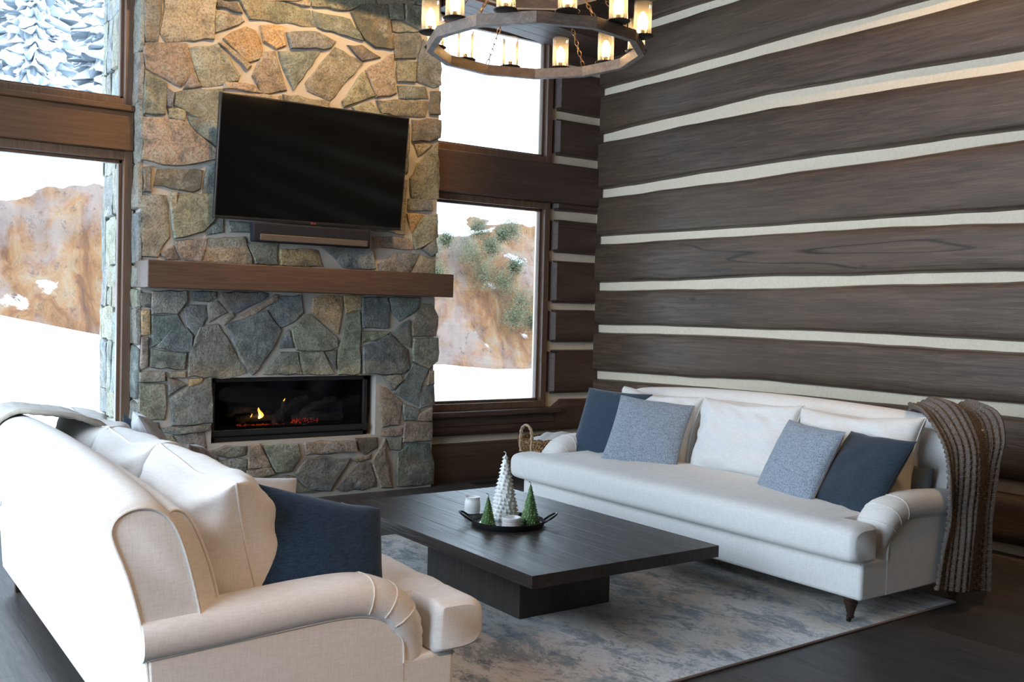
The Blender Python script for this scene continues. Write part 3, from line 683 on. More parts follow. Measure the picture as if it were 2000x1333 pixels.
# ------------------------------------------------------------------ sofas (local frame: u = from the back towards the seat front, v = along its length)
L = 2.73
def sofa():
    r = empty('sofa')
    K = dict(world=False)
    # base
    mb = MB(); mb.box((.03, .0145, .125), (.99, L - .0145, .315)); mb.build('base', M['linen'], r, bevel=.018, seg=3, **K)
    mb = MB()
    mb.tube([(.99, .02, .30), (.99, L - .02, .30)], .004, 6); mb.build('piping', M['linen_pipe'], r, **K)
    # back: outward-raked scroll, higher in the middle
    prof = [(.0, .12), (-.010, .25), (-.020, .40), (-.045, .56), (-.085, .70), (-.125, .795), (-.135, .835), (-.118, .868), (-.075, .888), (-.02, .888),
            (.03, .862), (.07, .80), (.105, .70), (.135, .58), (.155, .45), (.165, .30), (.165, .12)]
    P2 = crom([(a, 0, b) for a, b in prof], 3)
    def shp(v): return max(0, math.sin(PI * min(1, max(0, v)))) ** .55
    def bk(k, t):
        p = P2[min(int(round(k * (len(P2)))), len(P2) - 1)] if k < 1 else P2[0]
        e = max(0, abs(t - .5) * 2 - .985) / .015
        z = p.z + (p.z - .42) * .15 * shp(t) if p.z > .42 else p.z
        cxm, czm = .02, z
        x = p.x + (.02 - p.x) * .10 * e * e
        return (x, .022 + t * (L - .044), z - .006 * e * e * (p.z > .6))
    mb = MB(); n = len(P2); NV = 60
    ts = [0, .004, .012] + [.03 + .94 * i / NV for i in range(NV + 1)] + [.988, .996, 1]
    vs = [bk(i / n, t) for t in ts for i in range(n)]
    fs = [(j * n + i, j * n + (i + 1) % n, (j + 1) * n + (i + 1) % n, (j + 1) * n + i) for j in range(len(ts) - 1) for i in range(n)]
    fs += [tuple(range(n)), tuple((len(ts) - 1) * n + i for i in range(n))]
    mb.add(vs, fs); b = mb.build('back', M['linen'], r, **K)
    for t in (0, 1):
        mb = MB(); mb.tube([Vector(bk(i / n, t)) + Vector((0, -.002 if t == 0 else .002, 0)) for i in range(4, n - 6)], .0045, 6)
        mb.build('piping', M['linen_pipe'], b, **K)
    mb = MB(); pp = crom([(.10, 0, .30), (.225, 0, .32), (.215, 0, .48), (.19, 0, .62), (.15, 0, .74), (.105, 0, .825), (.06, 0, .84), (.04, 0, .80)], 4); m_ = len(pp); tt = [0, .006, .015] + [.03 + .94 * i / 40 for i in range(41)] + [.985, .994, 1]
    def ib(p, t):
        z = p.z + (p.z - .42) * .13 * shp(.04 + .92 * t) if p.z > .42 else p.z
        return (p.x, .085 + t * (L - .17), z)
    mb.add([ib(p, t) for t in tt for p in pp], [(j * m_ + i, j * m_ + (i + 1) % m_, (j + 1) * m_ + (i + 1) % m_, (j + 1) * m_ + i) for j in range(len(tt) - 1) for i in range(m_)] + [tuple(range(m_)), tuple((len(tt) - 1) * m_ + i for i in range(m_))])
    ibo = mb.build('inside_back', M['linen'], r, **K)
    for t in (0, 1):
        mb = MB(); mb.tube([Vector(ib(p, t)) for p in pp[4:]], .0045, 6); mb.build('piping', M['pipe_white'], ibo, **K)
    # arms: low English roll
    path = crom([(-.035, 0, .505), (.20, 0, .515), (.46, 0, .530), (.64, 0, .528), (.745, 0, .492), (.805, 0, .42), (.823, 0, .35), (.823, 0, .295)], 6)
    for side in (0, 1):
        mb = MB(); NR = 20; vs = []
        for i, p in enumerate(path):
            a = path[max(0, i - 1)]; c = path[min(len(path) - 1, i + 1)]; t = (c - a).normalized(); nn = Vector((-t.z, 0, t.x))
            if nn.z < 0 and t.x > .3: nn = -nn
            ep = max(0, min(1, (.47 - p.z) / .15)) if p.x > .7 else 0; hw = .095; hh = .068
            for k in range(NR):
                an = 2 * PI * k / NR; cx_, sx_ = math.cos(an), math.sin(an)
                cx_ = math.copysign(abs(cx_) ** .8, cx_); sx_ = math.copysign(abs(sx_) ** .8, sx_)
                wr_ = 0.0
                if .64 < i / len(path) < .85: wr_ = .0035 * math.sin(i * 2.1)     # soft gathers over the bend
                vs.append(tuple(Vector((p.x, .085 + .0245 * ep * ep * (3 - 2 * ep) + cx_ * hw, p.z)) + nn * (sx_ * (hh + wr_))))
        fs = [(j * NR + i, j * NR + (i + 1) % NR, (j + 1) * NR + (i + 1) % NR, (j + 1) * NR + i) for j in range(len(path) - 1) for i in range(NR)] + [tuple(range(NR)), tuple((len(path) - 1) * NR + i for i in range(NR))]
        if side: vs = [(x, L - y, z) for x, y, z in vs]
        mb.add(vs, fs); arm = mb.build('arm', M['linen'], r, **K)
        y0, y1 = (.0130, .165) if side == 0 else (L - .165, L - .0130)
        mb = MB(); pl = [(.0, .13), (.80, .13), (.80, .35), (.77, .42), (.70, .47), (.60, .49), (-.02, .47)]
        mb.add([(x, y0, z) for x, z in pl] + [(x, y1, z) for x, z in pl], [tuple(range(7)), tuple(range(7, 14))] + [(i, (i + 1) % 7, 7 + (i + 1) % 7, 7 + i) for i in range(7)])
        mb.build('arm_panel', M['linen'], arm, bevel=.008, **K)
        ys = y0 - .001 if side == 0 else y1 + .001
        mb = MB(); mb.tube(crom([(-.02, ys, .456), (.35, ys, .474), (.58, ys, .482), (.69, ys, .465), (.75, ys, .428), (.785, ys, .38), (.792, ys, .33), (.792, ys, .30)], 5), .0035, 6)
        mb.build('piping', M['linen_pipe'], arm, **K)
        # gathers over the front bend
        yc = .085 if side == 0 else L - .085
        mb = MB()
        for (px, pz, ang) in ((.665, .523, 1.35), (.735, .497, 1.0), (.785, .452, .6)):
            nn = Vector((math.cos(ang), 0, math.sin(ang))); q = []
            for k in range(13):
                a = -.5 + (PI + 1) * (k / 12); q.append(Vector((px, yc + .0965 * math.copysign(abs(math.cos(a)) ** .8, math.cos(a)), pz)) + nn * (.0705 * math.copysign(abs(math.sin(a)) ** .8, math.sin(a))))
            mb.tube(q, .0022, 5)
        mb.build('seam', M['linen_pipe'], arm, **K)
    # T-shaped seat cushion
    def cush(k, t):
        v = lerp(-.012, L + .012, t); e = min(v + .012, L + .012 - v)
        ear = e < .185
        ub, uf = (.90, 1.095) if ear else (.17, 1.095)
        sh = .022 * (max(0, 1 - e / .03) ** 2)
        hz = (.088 - .02 * (max(0, 1 - e / .05) ** 2)); zc = .395
        an = 2 * PI * k; ca, sa = math.cos(an), math.sin(an)
        q = .5 if ca > 0 else .34
        ca = math.copysign(abs(ca) ** q, ca); sa = math.copysign(abs(sa) ** .55, sa)
        um = uf - .15; u = um + (uf - sh - um) * ca if ca > 0 else um + (um - ub - sh) * ca; z = zc + sa * hz
        m = (u - .2) / .9
        if sa > .3 and not ear:
            bl = min(1, (e - .185) / .25); z += .020 * math.sin(PI * max(0, min(1, m))) * bl * (2 - bl) + .008 * nz(v * 1.6, u * 2, 2)
            z += .0075 * nz(v * 13 + u * 11, u * 2.0 - v, 7) * (1.9 if u > .45 else .3) * (.5 + nz(v * 1.2, u, 30))
        if sa > .3: z += .004
        return (u, v, z)
    cols = sorted(set([i / 90 for i in range(91)] + [.002, .005, .008, .0705, .0715, .9285, .9295, .992, .995, .998]))
    mb = MB(); n = 48
    vs = [cush(i / n, t) for t in cols for i in range(n)]
    fs = [(j * n + i, j * n + (i + 1) % n, (j + 1) * n + (i + 1) % n, (j + 1) * n + i) for j in range(len(cols) - 1) for i in range(n)] + [tuple(range(n)), tuple((len(cols) - 1) * n + i for i in range(n))]
    mb.add(vs, fs); sc = mb.build('seat_cushion', M['linen'], r, **K)
    # turned feet with casters
    for u, v in ((.93, .11), (.93, L - .11), (.06, .11), (.06, L - .11)):
        mb = MB()
        if u > .5:
            mb.lathe([(.036, .125), (.040, .118), (.036, .108), (.028, .100), (.034, .094), (.030, .082), (.019, .045), (.016, .030), (.020, .026)][::-1], (u, v, 0), 16)
            lg_ = mb.build('leg', M['leg'], r, **K)
            mb = MB(); mb.lathe([(.014, .0), (.014, .011)], (0, 0, 0), 14)
            mb.v = [(u + .010 + x, v + (z - .0055), .0145 + y) for x, y, z in mb.v]
            mb.box((u - .012, v - .012, .018), (u + .014, v + .012, .030)); mb.build('caster', M['bronze'], lg_, **K)
        else:
            mb.add([(u - .015, v - .018, .0), (u + .015, v - .018, 0), (u + .015, v + .018, 0), (u - .015, v + .018, 0), (u - .022, v - .025, .127), (u + .025, v - .025, .127), (u + .025, v + .025, .127), (u - .022, v + .025, .127)],
                   [(0, 3, 2, 1), (4, 5, 6, 7), (0, 1, 5, 4), (1, 2, 6, 5), (2, 3, 7, 6), (3, 0, 4, 7)])
            mb.build('leg', M['leg'], r, bevel=.003, **K)
    return r

def pillow_mesh(w_, h_, t_, seed=0, pinch=.07, wr=.004, n=26, soft=.46, dent=0.0):
    mb = MB()
    def P(x, y, s):
        ax, ay = abs(x), abs(y)
        X = x * (1 - pinch * (1 - ay ** 2) * ax ** 2); Y = y * (1 - pinch * (1 - ax ** 2) * ay ** 2)
        th = (max(0, 1 - ax ** 2.4) ** soft) * (max(0, 1 - ay ** 2.4) ** soft)
        d = s * t_ / 2 * th
        d += wr * nz(x * 2.2 + seed, y * 2.2, s * 3) * th * 1.8
        d += wr * .7 * nz((x + y) * 5 + seed, (x - y) * 1.6, s) * th
        Y -= dent * math.exp(-(x / .35) ** 2) * max(0, y) ** 3
        return (X * w_ / 2, Y * h_ / 2 + .006 * nz(x * 2, seed, 0) * max(0, y), d)
    f = lambda a: math.sin((a - .5) * PI)
    W = n + 1; vs = []
    for s in (1, -1):
        for j in range(W):
            for i in range(W): vs.append(P(f(i / n), f(j / n), s))
    fs = []
    for q in (0, 1):
        o = q * W * W
        for j in range(n):
            for i in range(n): fs.append((o + j * W + i, o + j * W + i + 1, o + (j + 1) * W + i + 1, o + (j + 1) * W + i))
    bm2 = bmesh.new(); bv = [bm2.verts.new(v) for v in vs]
    for f_ in fs: bm2.faces.new([bv[i] for i in f_])
    bmesh.ops.remove_doubles(bm2, verts=bm2.verts, dist=.0004)
    bm2.verts.index_update(); mb.add([v.co[:] for v in bm2.verts], [tuple(v.index for v in f_.verts) for f_ in bm2.faces]); bm2.free()
    ol = []
    for i in range(n): ol.append(P(f(i / n), -1, 1))
    for i in range(n): ol.append(P(1, f(i / n), 1))
    for i in range(n): ol.append(P(-f(i / n), 1, 1))
    for i in range(n): ol.append(P(-1, -f(i / n), 1))
    return mb, ol
def frame(c, yaw, lean, roll):
    y, l, rr = map(math.radians, (yaw, lean, roll))
    n = Vector((math.cos(y) * math.cos(l), math.sin(y) * math.cos(l), math.sin(l)))
    a = Vector((-math.sin(y), math.cos(y), 0)); b = n.cross(a)
    a2 = a * math.cos(rr) + b * math.sin(rr); b2 = -a * math.sin(rr) + b * math.cos(rr)
    return Matrix((a2, b2, n)).transposed().to_4x4(), Vector(c)
def put(mb, M4, c): mb.v = [tuple(M4 @ Vector(v) + c) for v in mb.v]; return mb
def throw_pillow(name, c, yaw, lean, roll, w_, h_, t_, m, label, cat='pillow', back=None, pipe=None, seed=1, grp=None, **k):
    tl = k.pop('tl', False); c = Vector(c); M4, cv = frame(c, yaw, lean, roll)
    if tl: c = c + M4 @ Vector((w_ / 2, -h_ / 2, 0))
    base = Vector((c.x, c.y, c.z - h_ / 2))
    r = empty(name, base, label=label, cat=cat, group=grp)
    mb, ol = pillow_mesh(w_, h_, t_, seed, **k)
    put(mb, M4, c)
    mats = [m, back or m]
    if back:
        nn = M4 @ Vector((0, 0, 1)); 
        for i, f_ in enumerate(mb.f):
            q = sum((Vector(mb.v[j]) for j in f_), Vector()) / len(f_)
            if (q - c).dot(nn) < 0: mb.mi[i] = 1
    mb.build('cover', mats, r, auto=False, fix=True)
    p = MB(); p.tube([tuple(M4 @ Vector(v) + c) for v in ol], .0035 if pipe else .002, 6, closed=True); p.build('piping', pipe or m, r)
    return r
def back_cushion(parent, vc, seed, w_=.79, h_=.50, lean=14, uc=.335, zc=.715, roll=0.0, t_=.25, pipe=True):
    M4, c = frame((uc, vc, zc), 0, lean, roll)
    mb, ol = pillow_mesh(w_, h_, t_, seed, pinch=.10, wr=.024, n=40, soft=.32, dent=.06)
    put(mb, M4, c); o = mb.build('back_cushion', M['linen'], parent, world=False, auto=False)
    p = MB(); p.tube([tuple(M4 @ Vector(v) + c) for v in ol], .0045, 6, closed=True); p.build('piping', M['pipe_white'], o, world=False)
    return o

s1 = sofa()
s1.location = (.79, 2.80, 0.0); tag(s1, 'ivory linen roll-arm sofa in the left foreground, seen from behind', 'sofa', 'pair of ivory roll-arm sofas')
def copy_tree(o, parent=None):
    c = o.copy(); COL.objects.link(c); c.parent = parent
    for ch in list(o.children): copy_tree(ch, c)
    return c
s2 = copy_tree(s1)
s2.location = (5.0, 5.53, .012); s2.rotation_euler = (0, 0, PI)
tag(s2, 'ivory linen roll-arm sofa against the log wall, facing the coffee table', 'sofa', 'pair of ivory roll-arm sofas')
# loose back cushions (v runs the other way on the second sofa)
for vc, sd, ro, uu in ((.575, 3, 2, .355), (1.37, 8, -1.5, .35), (2.13, 14, 1, .35)): back_cushion(s1, vc, sd, roll=ro, uc=uu - .02, zc=.68, t_=.34, h_=.49, w_=.80)
for vc, sd, ro, zc in ((.57, 21, -1, .69), (1.37, 25, 1.2, .695), (2.15, 29, 1.5, .70)): back_cushion(s2, vc, sd, roll=ro, zc=zc, uc=.30, t_=.22, lean=16, h_=.48)

# scatter cushions on the right-hand sofa, and a dark filler for a shaded gap
throw_pillow('throw_pillow', (4.52, 5.20, .705), -159, 26, -2, .50, .48, .14, M['navy'], 'slate blue pillow leaning on the far arm of the sofa by the log wall', seed=2, pinch=.05)
throw_pillow('throw_pillow', (4.46, 4.77, .69), -150, 32, -5, .51, .48, .14, M['chambray'], 'mottled grey-blue pillow overlapping the slate blue one by the far sofa arm', seed=5, back=M['linen'], pinch=.05)
throw_pillow('throw_pillow', (4.43, 3.53, .67), -193, 28, -2, .48, .45, .14, M['chambray'], 'mottled grey-blue pillow beside the navy one near the knitted blanket', seed=9, back=M['linen'], pinch=.05)
throw_pillow('throw_pillow', (4.42, 3.125, .665), -196, 34, 1, .49, .46, .14, M['navydark'], 'dark navy pillow against the near arm of the sofa by the log wall', seed=12, pinch=.05)
throw_pillow('throw_pillow', (4.72, 2.985, .58), 180, 16, 0, .12, .24, .08, M['gap_shade'], 'dark filler standing in for the shaded gap between back cushion and knitted blanket', seed=15)  # dark shape added where there is only a shaded gap
# scatter cushions on the left-hand sofa
throw_pillow('throw_pillow', (1.415, 3.10, .588), -80, 30, -18, .49, .48, .22, M['navyleft'], 'large dark navy pillow behind the near arm of the foreground sofa', seed=17)
throw_pillow('throw_pillow', (1.30, 3.56, .605), -84, 26, -11, .47, .48, .15, M['palegrey'], 'pale off-white pillow just behind the large navy pillow', seed=19)
throw_pillow('throw_pillow', (1.27, 5.13, .90), -40, 20, -30, .40, .40, .12, M['navy'], 'slate blue pillow at the far end of the foreground sofa', seed=23, tl=True)
throw_pillow('throw_pillow', (1.245, 4.77, .93), -10, 28, -4, .48, .48, .14, M['palegrey'], 'pale grey pillow next to the slate blue one, in front of the chimney', seed=26, tl=True)
throw_pillow('throw_pillow', (1.37, 4.40, .83), -8, 30, -8, .42, .34, .15, M['fur'], 'brown furry pillow between the pale grey pillow and the white cushions', seed=31, wr=.012, tl=True)

# ------------------------------------------------------------------ knitted blanket over the right sofa's near end
def sheet(name, rows, m, nu, nv, ribs, amp, parent=None, fold=0.0, folds=2, solid=.02, seed=0):
    A_ = crom([r_[0] for r_ in rows], 10); B_ = crom([r_[1] for r_ in rows], 10); mb = MB(); uv = []
    n = len(A_); vs = []
    fr_ = []
    for j in range(n):
        a, b = A_[j], B_[j]; t = (A_[min(n - 1, j + 1)] + B_[min(n - 1, j + 1)] - A_[max(0, j - 1)] - B_[max(0, j - 1)]).normalized()
        nn = (b - a).normalized().cross(t).normalized(); fr_.append((a, b, nn))
    K = nv
    for j in range(K + 1):
        q = j / K * (n - 1); i0 = min(int(q), n - 2); f_ = q - i0
        a = fr_[i0][0].lerp(fr_[i0 + 1][0], f_); b = fr_[i0][1].lerp(fr_[i0 + 1][1], f_); nn = fr_[i0][2].lerp(fr_[i0 + 1][2], f_).normalized()
        for i in range(nu + 1):
            u = i / nu
            d = fold * (math.sin(u * PI * folds + .6 + 1.2 * nz(j / K * 2, seed, 0)) * .9) + amp * abs(math.sin(u * PI * ribs + .4 * nz(j / K * 6, u * 3, seed))) + amp * .45 * math.sin(j * 1.57 + (math.floor(u * ribs) % 2) * 2.6) * abs(math.sin(u * PI * ribs)) + .006 * nz(u * 4, j / K * 6, seed)
            e = .012 * nz(j / K * 5, seed + (u > .5) * 4, 1)
            p = a.lerp(b, u) + (b - a).normalized() * e + nn * d
            vs.append(tuple(p)); uv.append((u, j / K * 3))
    W = nu + 1
    mb.add(vs, [(j * W + i, j * W + i + 1, (j + 1) * W + i + 1, (j + 1) * W + i) for j in range(K) for i in range(nu)])
    mb.uv = uv
    return mb.build(name, m, parent, auto=False, fix=False, solid=solid)
rows = [((5.14, 3.36, .80), (5.17, 3.10, .78)), ((5.11, 3.30, .98), (5.20, 3.04, .96)), ((4.97, 3.22, 1.02), (5.15, 2.98, 1.02)), ((4.85, 3.05, .99), (5.14, 2.82, .985)), ((4.70, 2.84, .85), (5.08, 2.74, .85)),
        ((4.63, 2.755, .70), (5.02, 2.73, .70)), ((4.63, 2.75, .50), (4.98, 2.73, .48)), ((4.60, 2.745, .34), (4.98, 2.73, .32)), ((4.54, 2.74, .13), (4.97, 2.73, .07))]
bl = sheet('knitted_blanket', rows, M['knit'], 120, 190, 12, .015, fold=.022, folds=3, solid=.014, seed=3)
tag(bl, 'chunky brown knitted blanket draped over the near end of the sofa by the log wall', 'blanket')
rows = [((.645, 4.74, .88), (.65, 5.40, .85)), ((.66, 4.70, .945), (.66, 5.40, .90)), ((.74, 4.67, .985), (.75, 5.40, .94)), ((.86, 4.64, .975), (.86, 5.38, .935)),
        ((.98, 4.64, .95), (.98, 5.35, .92)), ((1.06, 4.66, .92), (1.06, 5.34, .88)), ((1.13, 4.70, .86), (1.15, 5.32, .80))]
cb = sheet('cream_throw', rows, M['cream_throw'], 40, 60, 3, .004, fold=.012, folds=2, solid=.018, seed=6)
tag(cb, 'smooth oatmeal throw folded over the back of the foreground sofa at its far end', 'blanket')

# ------------------------------------------------------------------ tray and its contents
TZ = .3705
TC = Vector((2.905, 4.118, TZ))
tr = empty('oval_tray', TC, label='round black-rimmed mirrored tray with two looped handles on the coffee table', cat='tray')
mb = MB(); mb.lathe([(.170, .003), (.172, .010), (.001, .010)][::1], TC, 48); mb.build('mirror_plate', M['mirror'], tr)
mb = MB(); pr = [(.168, .0), (.178, .0), (.184, .008), (.187, .028), (.183, .030), (.176, .012), (.168, .010)]
vs = []; NN = 56
for r_, z_ in pr:
    for k in range(NN): vs.append((TC.x + r_ * math.cos(2 * PI * k / NN), TC.y + r_ * math.sin(2 * PI * k / NN), TZ + z_))
n = len(pr); mb.add(vs, [(i * NN + k, i * NN + (k + 1) % NN, ((i + 1) % n) * NN + (k + 1) % NN, ((i + 1) % n) * NN + k) for i in range(n) for k in range(NN)])
mb.build('rim', M['castiron'], tr)
ax = Vector((.8175, -.5754, 0)).normalized(); ay = Vector((.5754, .8175, 0)).normalized()
for s in (-1, 1):
    P = [TC + ax * s * a + ay * b + Vector((0, 0, h)) for a, b, h in ((.181, -.030, .020), (.21, -.040, .040), (.236, -.030, .056), (.248, 0, .062), (.236, .030, .056), (.21, .040, .040), (.181, .030, .020))]
    mb = MB(); mb.tube(crom(P, 5), .0055, 8); mb.build('handle', M['castiron'], tr)
def T(dx, dy): return TC + ax * dx + ay * dy + Vector((0, 0, .0105))
# white wax tree candle
def tree_candle(name, c, h, r, m, tiers, per, label, spike, tints=None, wick=None, seed=1):
    t = empty(name, c, label=label, cat='candle'); rd = random.Random(seed)
    mb = MB(); prof = [(r * .86 * (1 - q) ** .92 + .003, q * h * .985) for q in [i / 16 for i in range(17)]]
    mb.lathe([(r * .80, 0)] + prof[1:], c, 24)
    if tints: mb.col = {i: tints[0] for i in range(len(mb.f))}
    for j in range(tiers):
        q = (j + .35) / tiers; rr = r * .86 * (1 - q) ** .92 + .002; z_ = q * h * .96; k_ = max(5, int(per * (1 - q) + 3))
        for i in range(k_):
            a = 2 * PI * (i + .5 * (j % 2)) / k_ + rd.uniform(-.12, .12); d = Vector((math.cos(a), math.sin(a), 0)); s_ = Vector((-d.y, d.x, 0))
            wv = 2.1 * rr / k_ * 1.6; out = spike * (.65 + .35 * (1 - q)) * rd.uniform(.85, 1.1); o = c + Vector((0, 0, z_)) + d * (rr - .004)
            H = h / tiers
            tip = o + d * (out + .004) + Vector((0, 0, -H * .15 + (.3 * H if spike > .012 else 0)))
            mb.add([o + s_ * wv - Vector((0, 0, H * .5)), o - s_ * wv - Vector((0, 0, H * .5)), o + Vector((0, 0, H * 1.0)), tip, o + d * out * .7 + s_ * wv * .55 - Vector((0, 0, H * .1)), o + d * out * .7 - s_ * wv * .55 - Vector((0, 0, H * .1))],
                   [(0, 4, 2), (4, 3, 2), (3, 5, 2), (5, 1, 2), (0, 1, 5, 4), (4, 5, 3)], 0, (tints[2] if rd.random() < .35 else tints[1]) if tints else None)
    mb.build('candle_body', m, t, auto=False)
    mb = MB(); p = c + Vector((0, 0, h * .97))
    mb.tube(crom([p, p + Vector((0, 0, .012)), p + Vector((-.004, .003, .018)), p + Vector((-.010, .006, .018))], 3), .0016, 6); mb.build('wick', wick or M['waxwhite'], t)
    return t
tree_candle('tree_candle', Vector((2.945, 4.208, TZ + .0105)), .340, .072, M['waxwhite'], 17, 15, 'tall white tree-shaped candle in the middle of the tray', .020, seed=4)
GT = [(.055, .125, .03), (.12, .24, .055), (.33, .46, .20)]
tree_candle('tree_candle', Vector((2.768, 4.098, TZ + .0105)), .150, .040, M['greenwax'], 13, 15, 'small green tree-shaped candle, shorter one at the left side of the tray', .009, GT, M['greenwax'], 8)
tree_candle('tree_candle', Vector((2.975, 4.025, TZ + .0105)), .205, .051, M['greenwax'], 16, 17, 'green tree-shaped candle, taller one at the right side of the tray', .010, GT, M['greenwax'], 9)
c = T(-.148, .055) ; c.z = TZ
c = Vector((2.90, 4.445, TZ))
cup = empty('white_candle_jar', c, label='white ceramic candle jar standing on the table behind the tray', cat='jar')
mb = MB(); mb.lathe([(.036, .0), (.040, .004), (.042, .03), (.042, .068), (.039, .072), (.039, .086), (.041, .090), (.038, .0905), (.034, .084), (.001, .083)], c, 32); mb.build('jar_body', M['ceramic'], cup)
mb = MB(); mb.lathe([(.030, .0002), (.041, .0002), (.0415, .004), (.030, .004)], c, 32); mb.build('base_band', M['black'], cup)
c = Vector((2.853, 4.015, TZ + .0105))
tin = empty('round_lidded_tin', c, label='low round white lidded tin at the front of the tray', cat='tin')
mb = MB(); mb.lathe([(.046, 0), (.048, .003), (.048, .018), (.0455, .019), (.0455, .022), (.048, .023), (.048, .034)], c, 36); mb.build('tin_body', M['lidpink'], tin)
mb = MB(); mb.lathe([(.049, .0345), (.050, .036), (.050, .050), (.047, .053), (.040, .0535), (.039, .0515), (.001, .0515)], c, 36); mb.build('lid', M['ceramic'], tin)

# ------------------------------------------------------------------ basket behind the far end of the right sofa
BC = Vector((5.17, 6.62, 0))
bk_ = empty('wicker_basket', BC, label='tan woven seagrass basket with rope handles behind the far arm of the sofa', cat='basket')
mb = MB()
def bsk(u, v):
    a = 2 * PI * u; q = v; ru, rv = lerp(.26, .34, q), lerp(.15, .21, q); p = .55
    ca, sa = math.cos(a), math.sin(a); x = math.copysign(abs(ca) ** p, ca) * ru; y = math.copysign(abs(sa) ** p, sa) * rv
    k = 1 + .012 * math.sin(a * 40 + (int(v * 22) % 2) * PI) * 1.0
    return (BC.x + x * k, BC.y + y * k, q * .415 + (.004 * math.sin(a * 14) if v > .98 else 0))
mb.grid(bsk, 160, 44, cu=True); mb.build('basket_body', M['wicker'], bk_, auto=False, solid=.012, fix=False)
mb = MB(); mb.prism([(bsk(i / 40, .02)[0], bsk(i / 40, .02)[1]) for i in range(40)], .005, .02); mb.build('basket_bottom', M['wicker'], bk_)
for s in (-1, 1):
    P = [BC + Vector((s * .335 + q * .0, w_, h)) for w_, h, q in ((-.075, .30, 0), (-.078, .42, 0), (-.062, .49, 0), (0, .525, 0), (.062, .49, 0), (.078, .42, 0), (.075, .30, 0))]
    P = crom(P, 5); mb = MB()
    for ph in (0, PI):      # two-strand twisted rope
        Q = [p + Vector((.007 * math.cos(i * 1.1 + ph) * 1, 0, 0)) + (p - BC - Vector((0, 0, .35))).normalized() * .007 * math.sin(i * 1.1 + ph) for i, p in enumerate(P)]
        mb.tube(Q, .009, 7)
    mb.build('handle', M['rope'], bk_)
cl = MB()
cl.grid(lambda u, v: (BC.x - .27 + .54 * u, BC.y - .15 + .30 * v, .36 + .085 * math.sin(PI * u) ** .6 * math.sin(PI * v) ** .6 + .02 * nz(u * 5, v * 5, 3)), 30, 20)
tag(cl.build('folded_white_cloth', M['palegrey'], None, auto=False, solid=.01), 'white cloth bundled inside the wicker basket', 'cloth')

vt = empty('floor_vent', (4.72, 6.97, 0), label='small black floor register in front of the window wall', cat='vent')
mb = MB(); mb.box((4.55, 6.93, .0), (4.88, 7.03, .004)); mb.build('vent_frame', M['vent'], vt, smooth=False)
mb = MB()
for i in range(15): mb.box((4.565 + i * .021, 6.94, .004), (4.575 + i * .021, 7.02, .006))
mb.build('louvre', M['black'], vt, smooth=False)

# ------------------------------------------------------------------ two-tier chandelier
CC = Vector((3.08, 4.22, 2.80))
chn = empty('two_tier_chandelier', CC, label='large twelve-sided wooden ring chandelier with glowing glass candle shades, hanging over the coffee table', cat='chandelier')
TH = math.atan2(-CC.y, -CC.x)
def ring(name, n, R_, z0, z1, wd, off, parent, m):
    mb = MB(); pr = [(R_, z0), (R_, z1), (R_ - wd, z1), (R_ - wd, z0)]; vs = []
    for r_, z_ in pr:
        for k in range(n):
            a = TH + 2 * PI * (k + off) / n; vs.append((CC.x + r_ * math.cos(a), CC.y + r_ * math.sin(a), z_))
    mb.add(vs, [(i * n + k, i * n + (k + 1) % n, ((i + 1) % 4) * n + (k + 1) % n, ((i + 1) % 4) * n + k) for i in range(4) for k in range(n)])
    return mb.build(name, m, parent, bevel=.002, auto=False, smooth=False)
rl = ring('lower_ring', 12, .568, 2.80, 2.855, .036, 0, chn, M['ring'])
ru = ring('upper_ring', 8, .345, 3.125, 3.185, .034, .5, chn, M['ring'])
for k in range(12):
    a = TH + 2 * PI * (k + .5) / 12; p = CC + Vector((.556 * math.cos(a), .556 * math.sin(a), .055))
    mb = MB(); mb.lathe([(.012, -.002), (.048, .0005), (.058, .006), (.059, .009), (.046, .009), (.040, .006), (.012, .006), (.011, .040), (.001, .041)], p, 24)
    ho = mb.build('candle_holder', M['bronze'], chn)
    mb = MB(); mb.grid(lambda u, v: (p.x + .045 * math.cos(2 * PI * u), p.y + .045 * math.sin(2 * PI * u), p.z + .009 + .165 * v), 32, 2, cu=True)
    mb.build('glass_shade', M['lampglass'], ho, fix=False, auto=False)
    mb = MB(); mb.lathe([(.010, .040), (.019, .048), (.026, .068), (.026, .086), (.018, .112), (.006, .128), (.001, .131)], p, 14); mb.build('bulb', M['bulb'], ho)
def chain(a, b, parent):
    a, b = Vector(a), Vector(b); n = int((b - a).length / .030); d = (b - a).normalized(); x = d.orthogonal().normalized(); y = d.cross(x); mb = MB()
    for i in range(n):
        c_ = a + d * (i + .5) * (b - a).length / n; s_ = x if i % 2 else y
        mb.tube([c_ + d * .020 * math.sin(t) * (1 if True else 0) + s_ * .0085 * math.cos(t) for t in [2 * PI * k / 10 for k in range(10)]], .0026, 5, closed=True)
    return mb.build('chain', M['chain'], parent)
for k in (1, 4, 5, 7, 8, 10, 11, 2):
    pass
for k in (1, 3, 5, 7, 9, 11):
    a = TH + 2 * PI * k / 12; q = TH + 2 * PI * k / 12
    chain((CC.x + .548 * math.cos(a), CC.y + .548 * math.sin(a), 2.857), (CC.x + .32 * math.cos(q), CC.y + .32 * math.sin(q), 3.13), chn)
for k in range(4):
    a = TH + PI / 4 + PI / 2 * k
    chain((CC.x + .325 * math.cos(a), CC.y + .325 * math.sin(a), 3.187), (CC.x + .01 * math.cos(a), CC.y + .01 * math.sin(a), 3.95), chn)
chain((CC.x, CC.y, 3.95), (CC.x, CC.y, 4.97), chn)
mb = MB(); mb.lathe([(.07, 4.97), (.075, 5.0)], (CC.x, CC.y, 0), 24); mb.build('ceiling_rose', M['bronze'], chn)

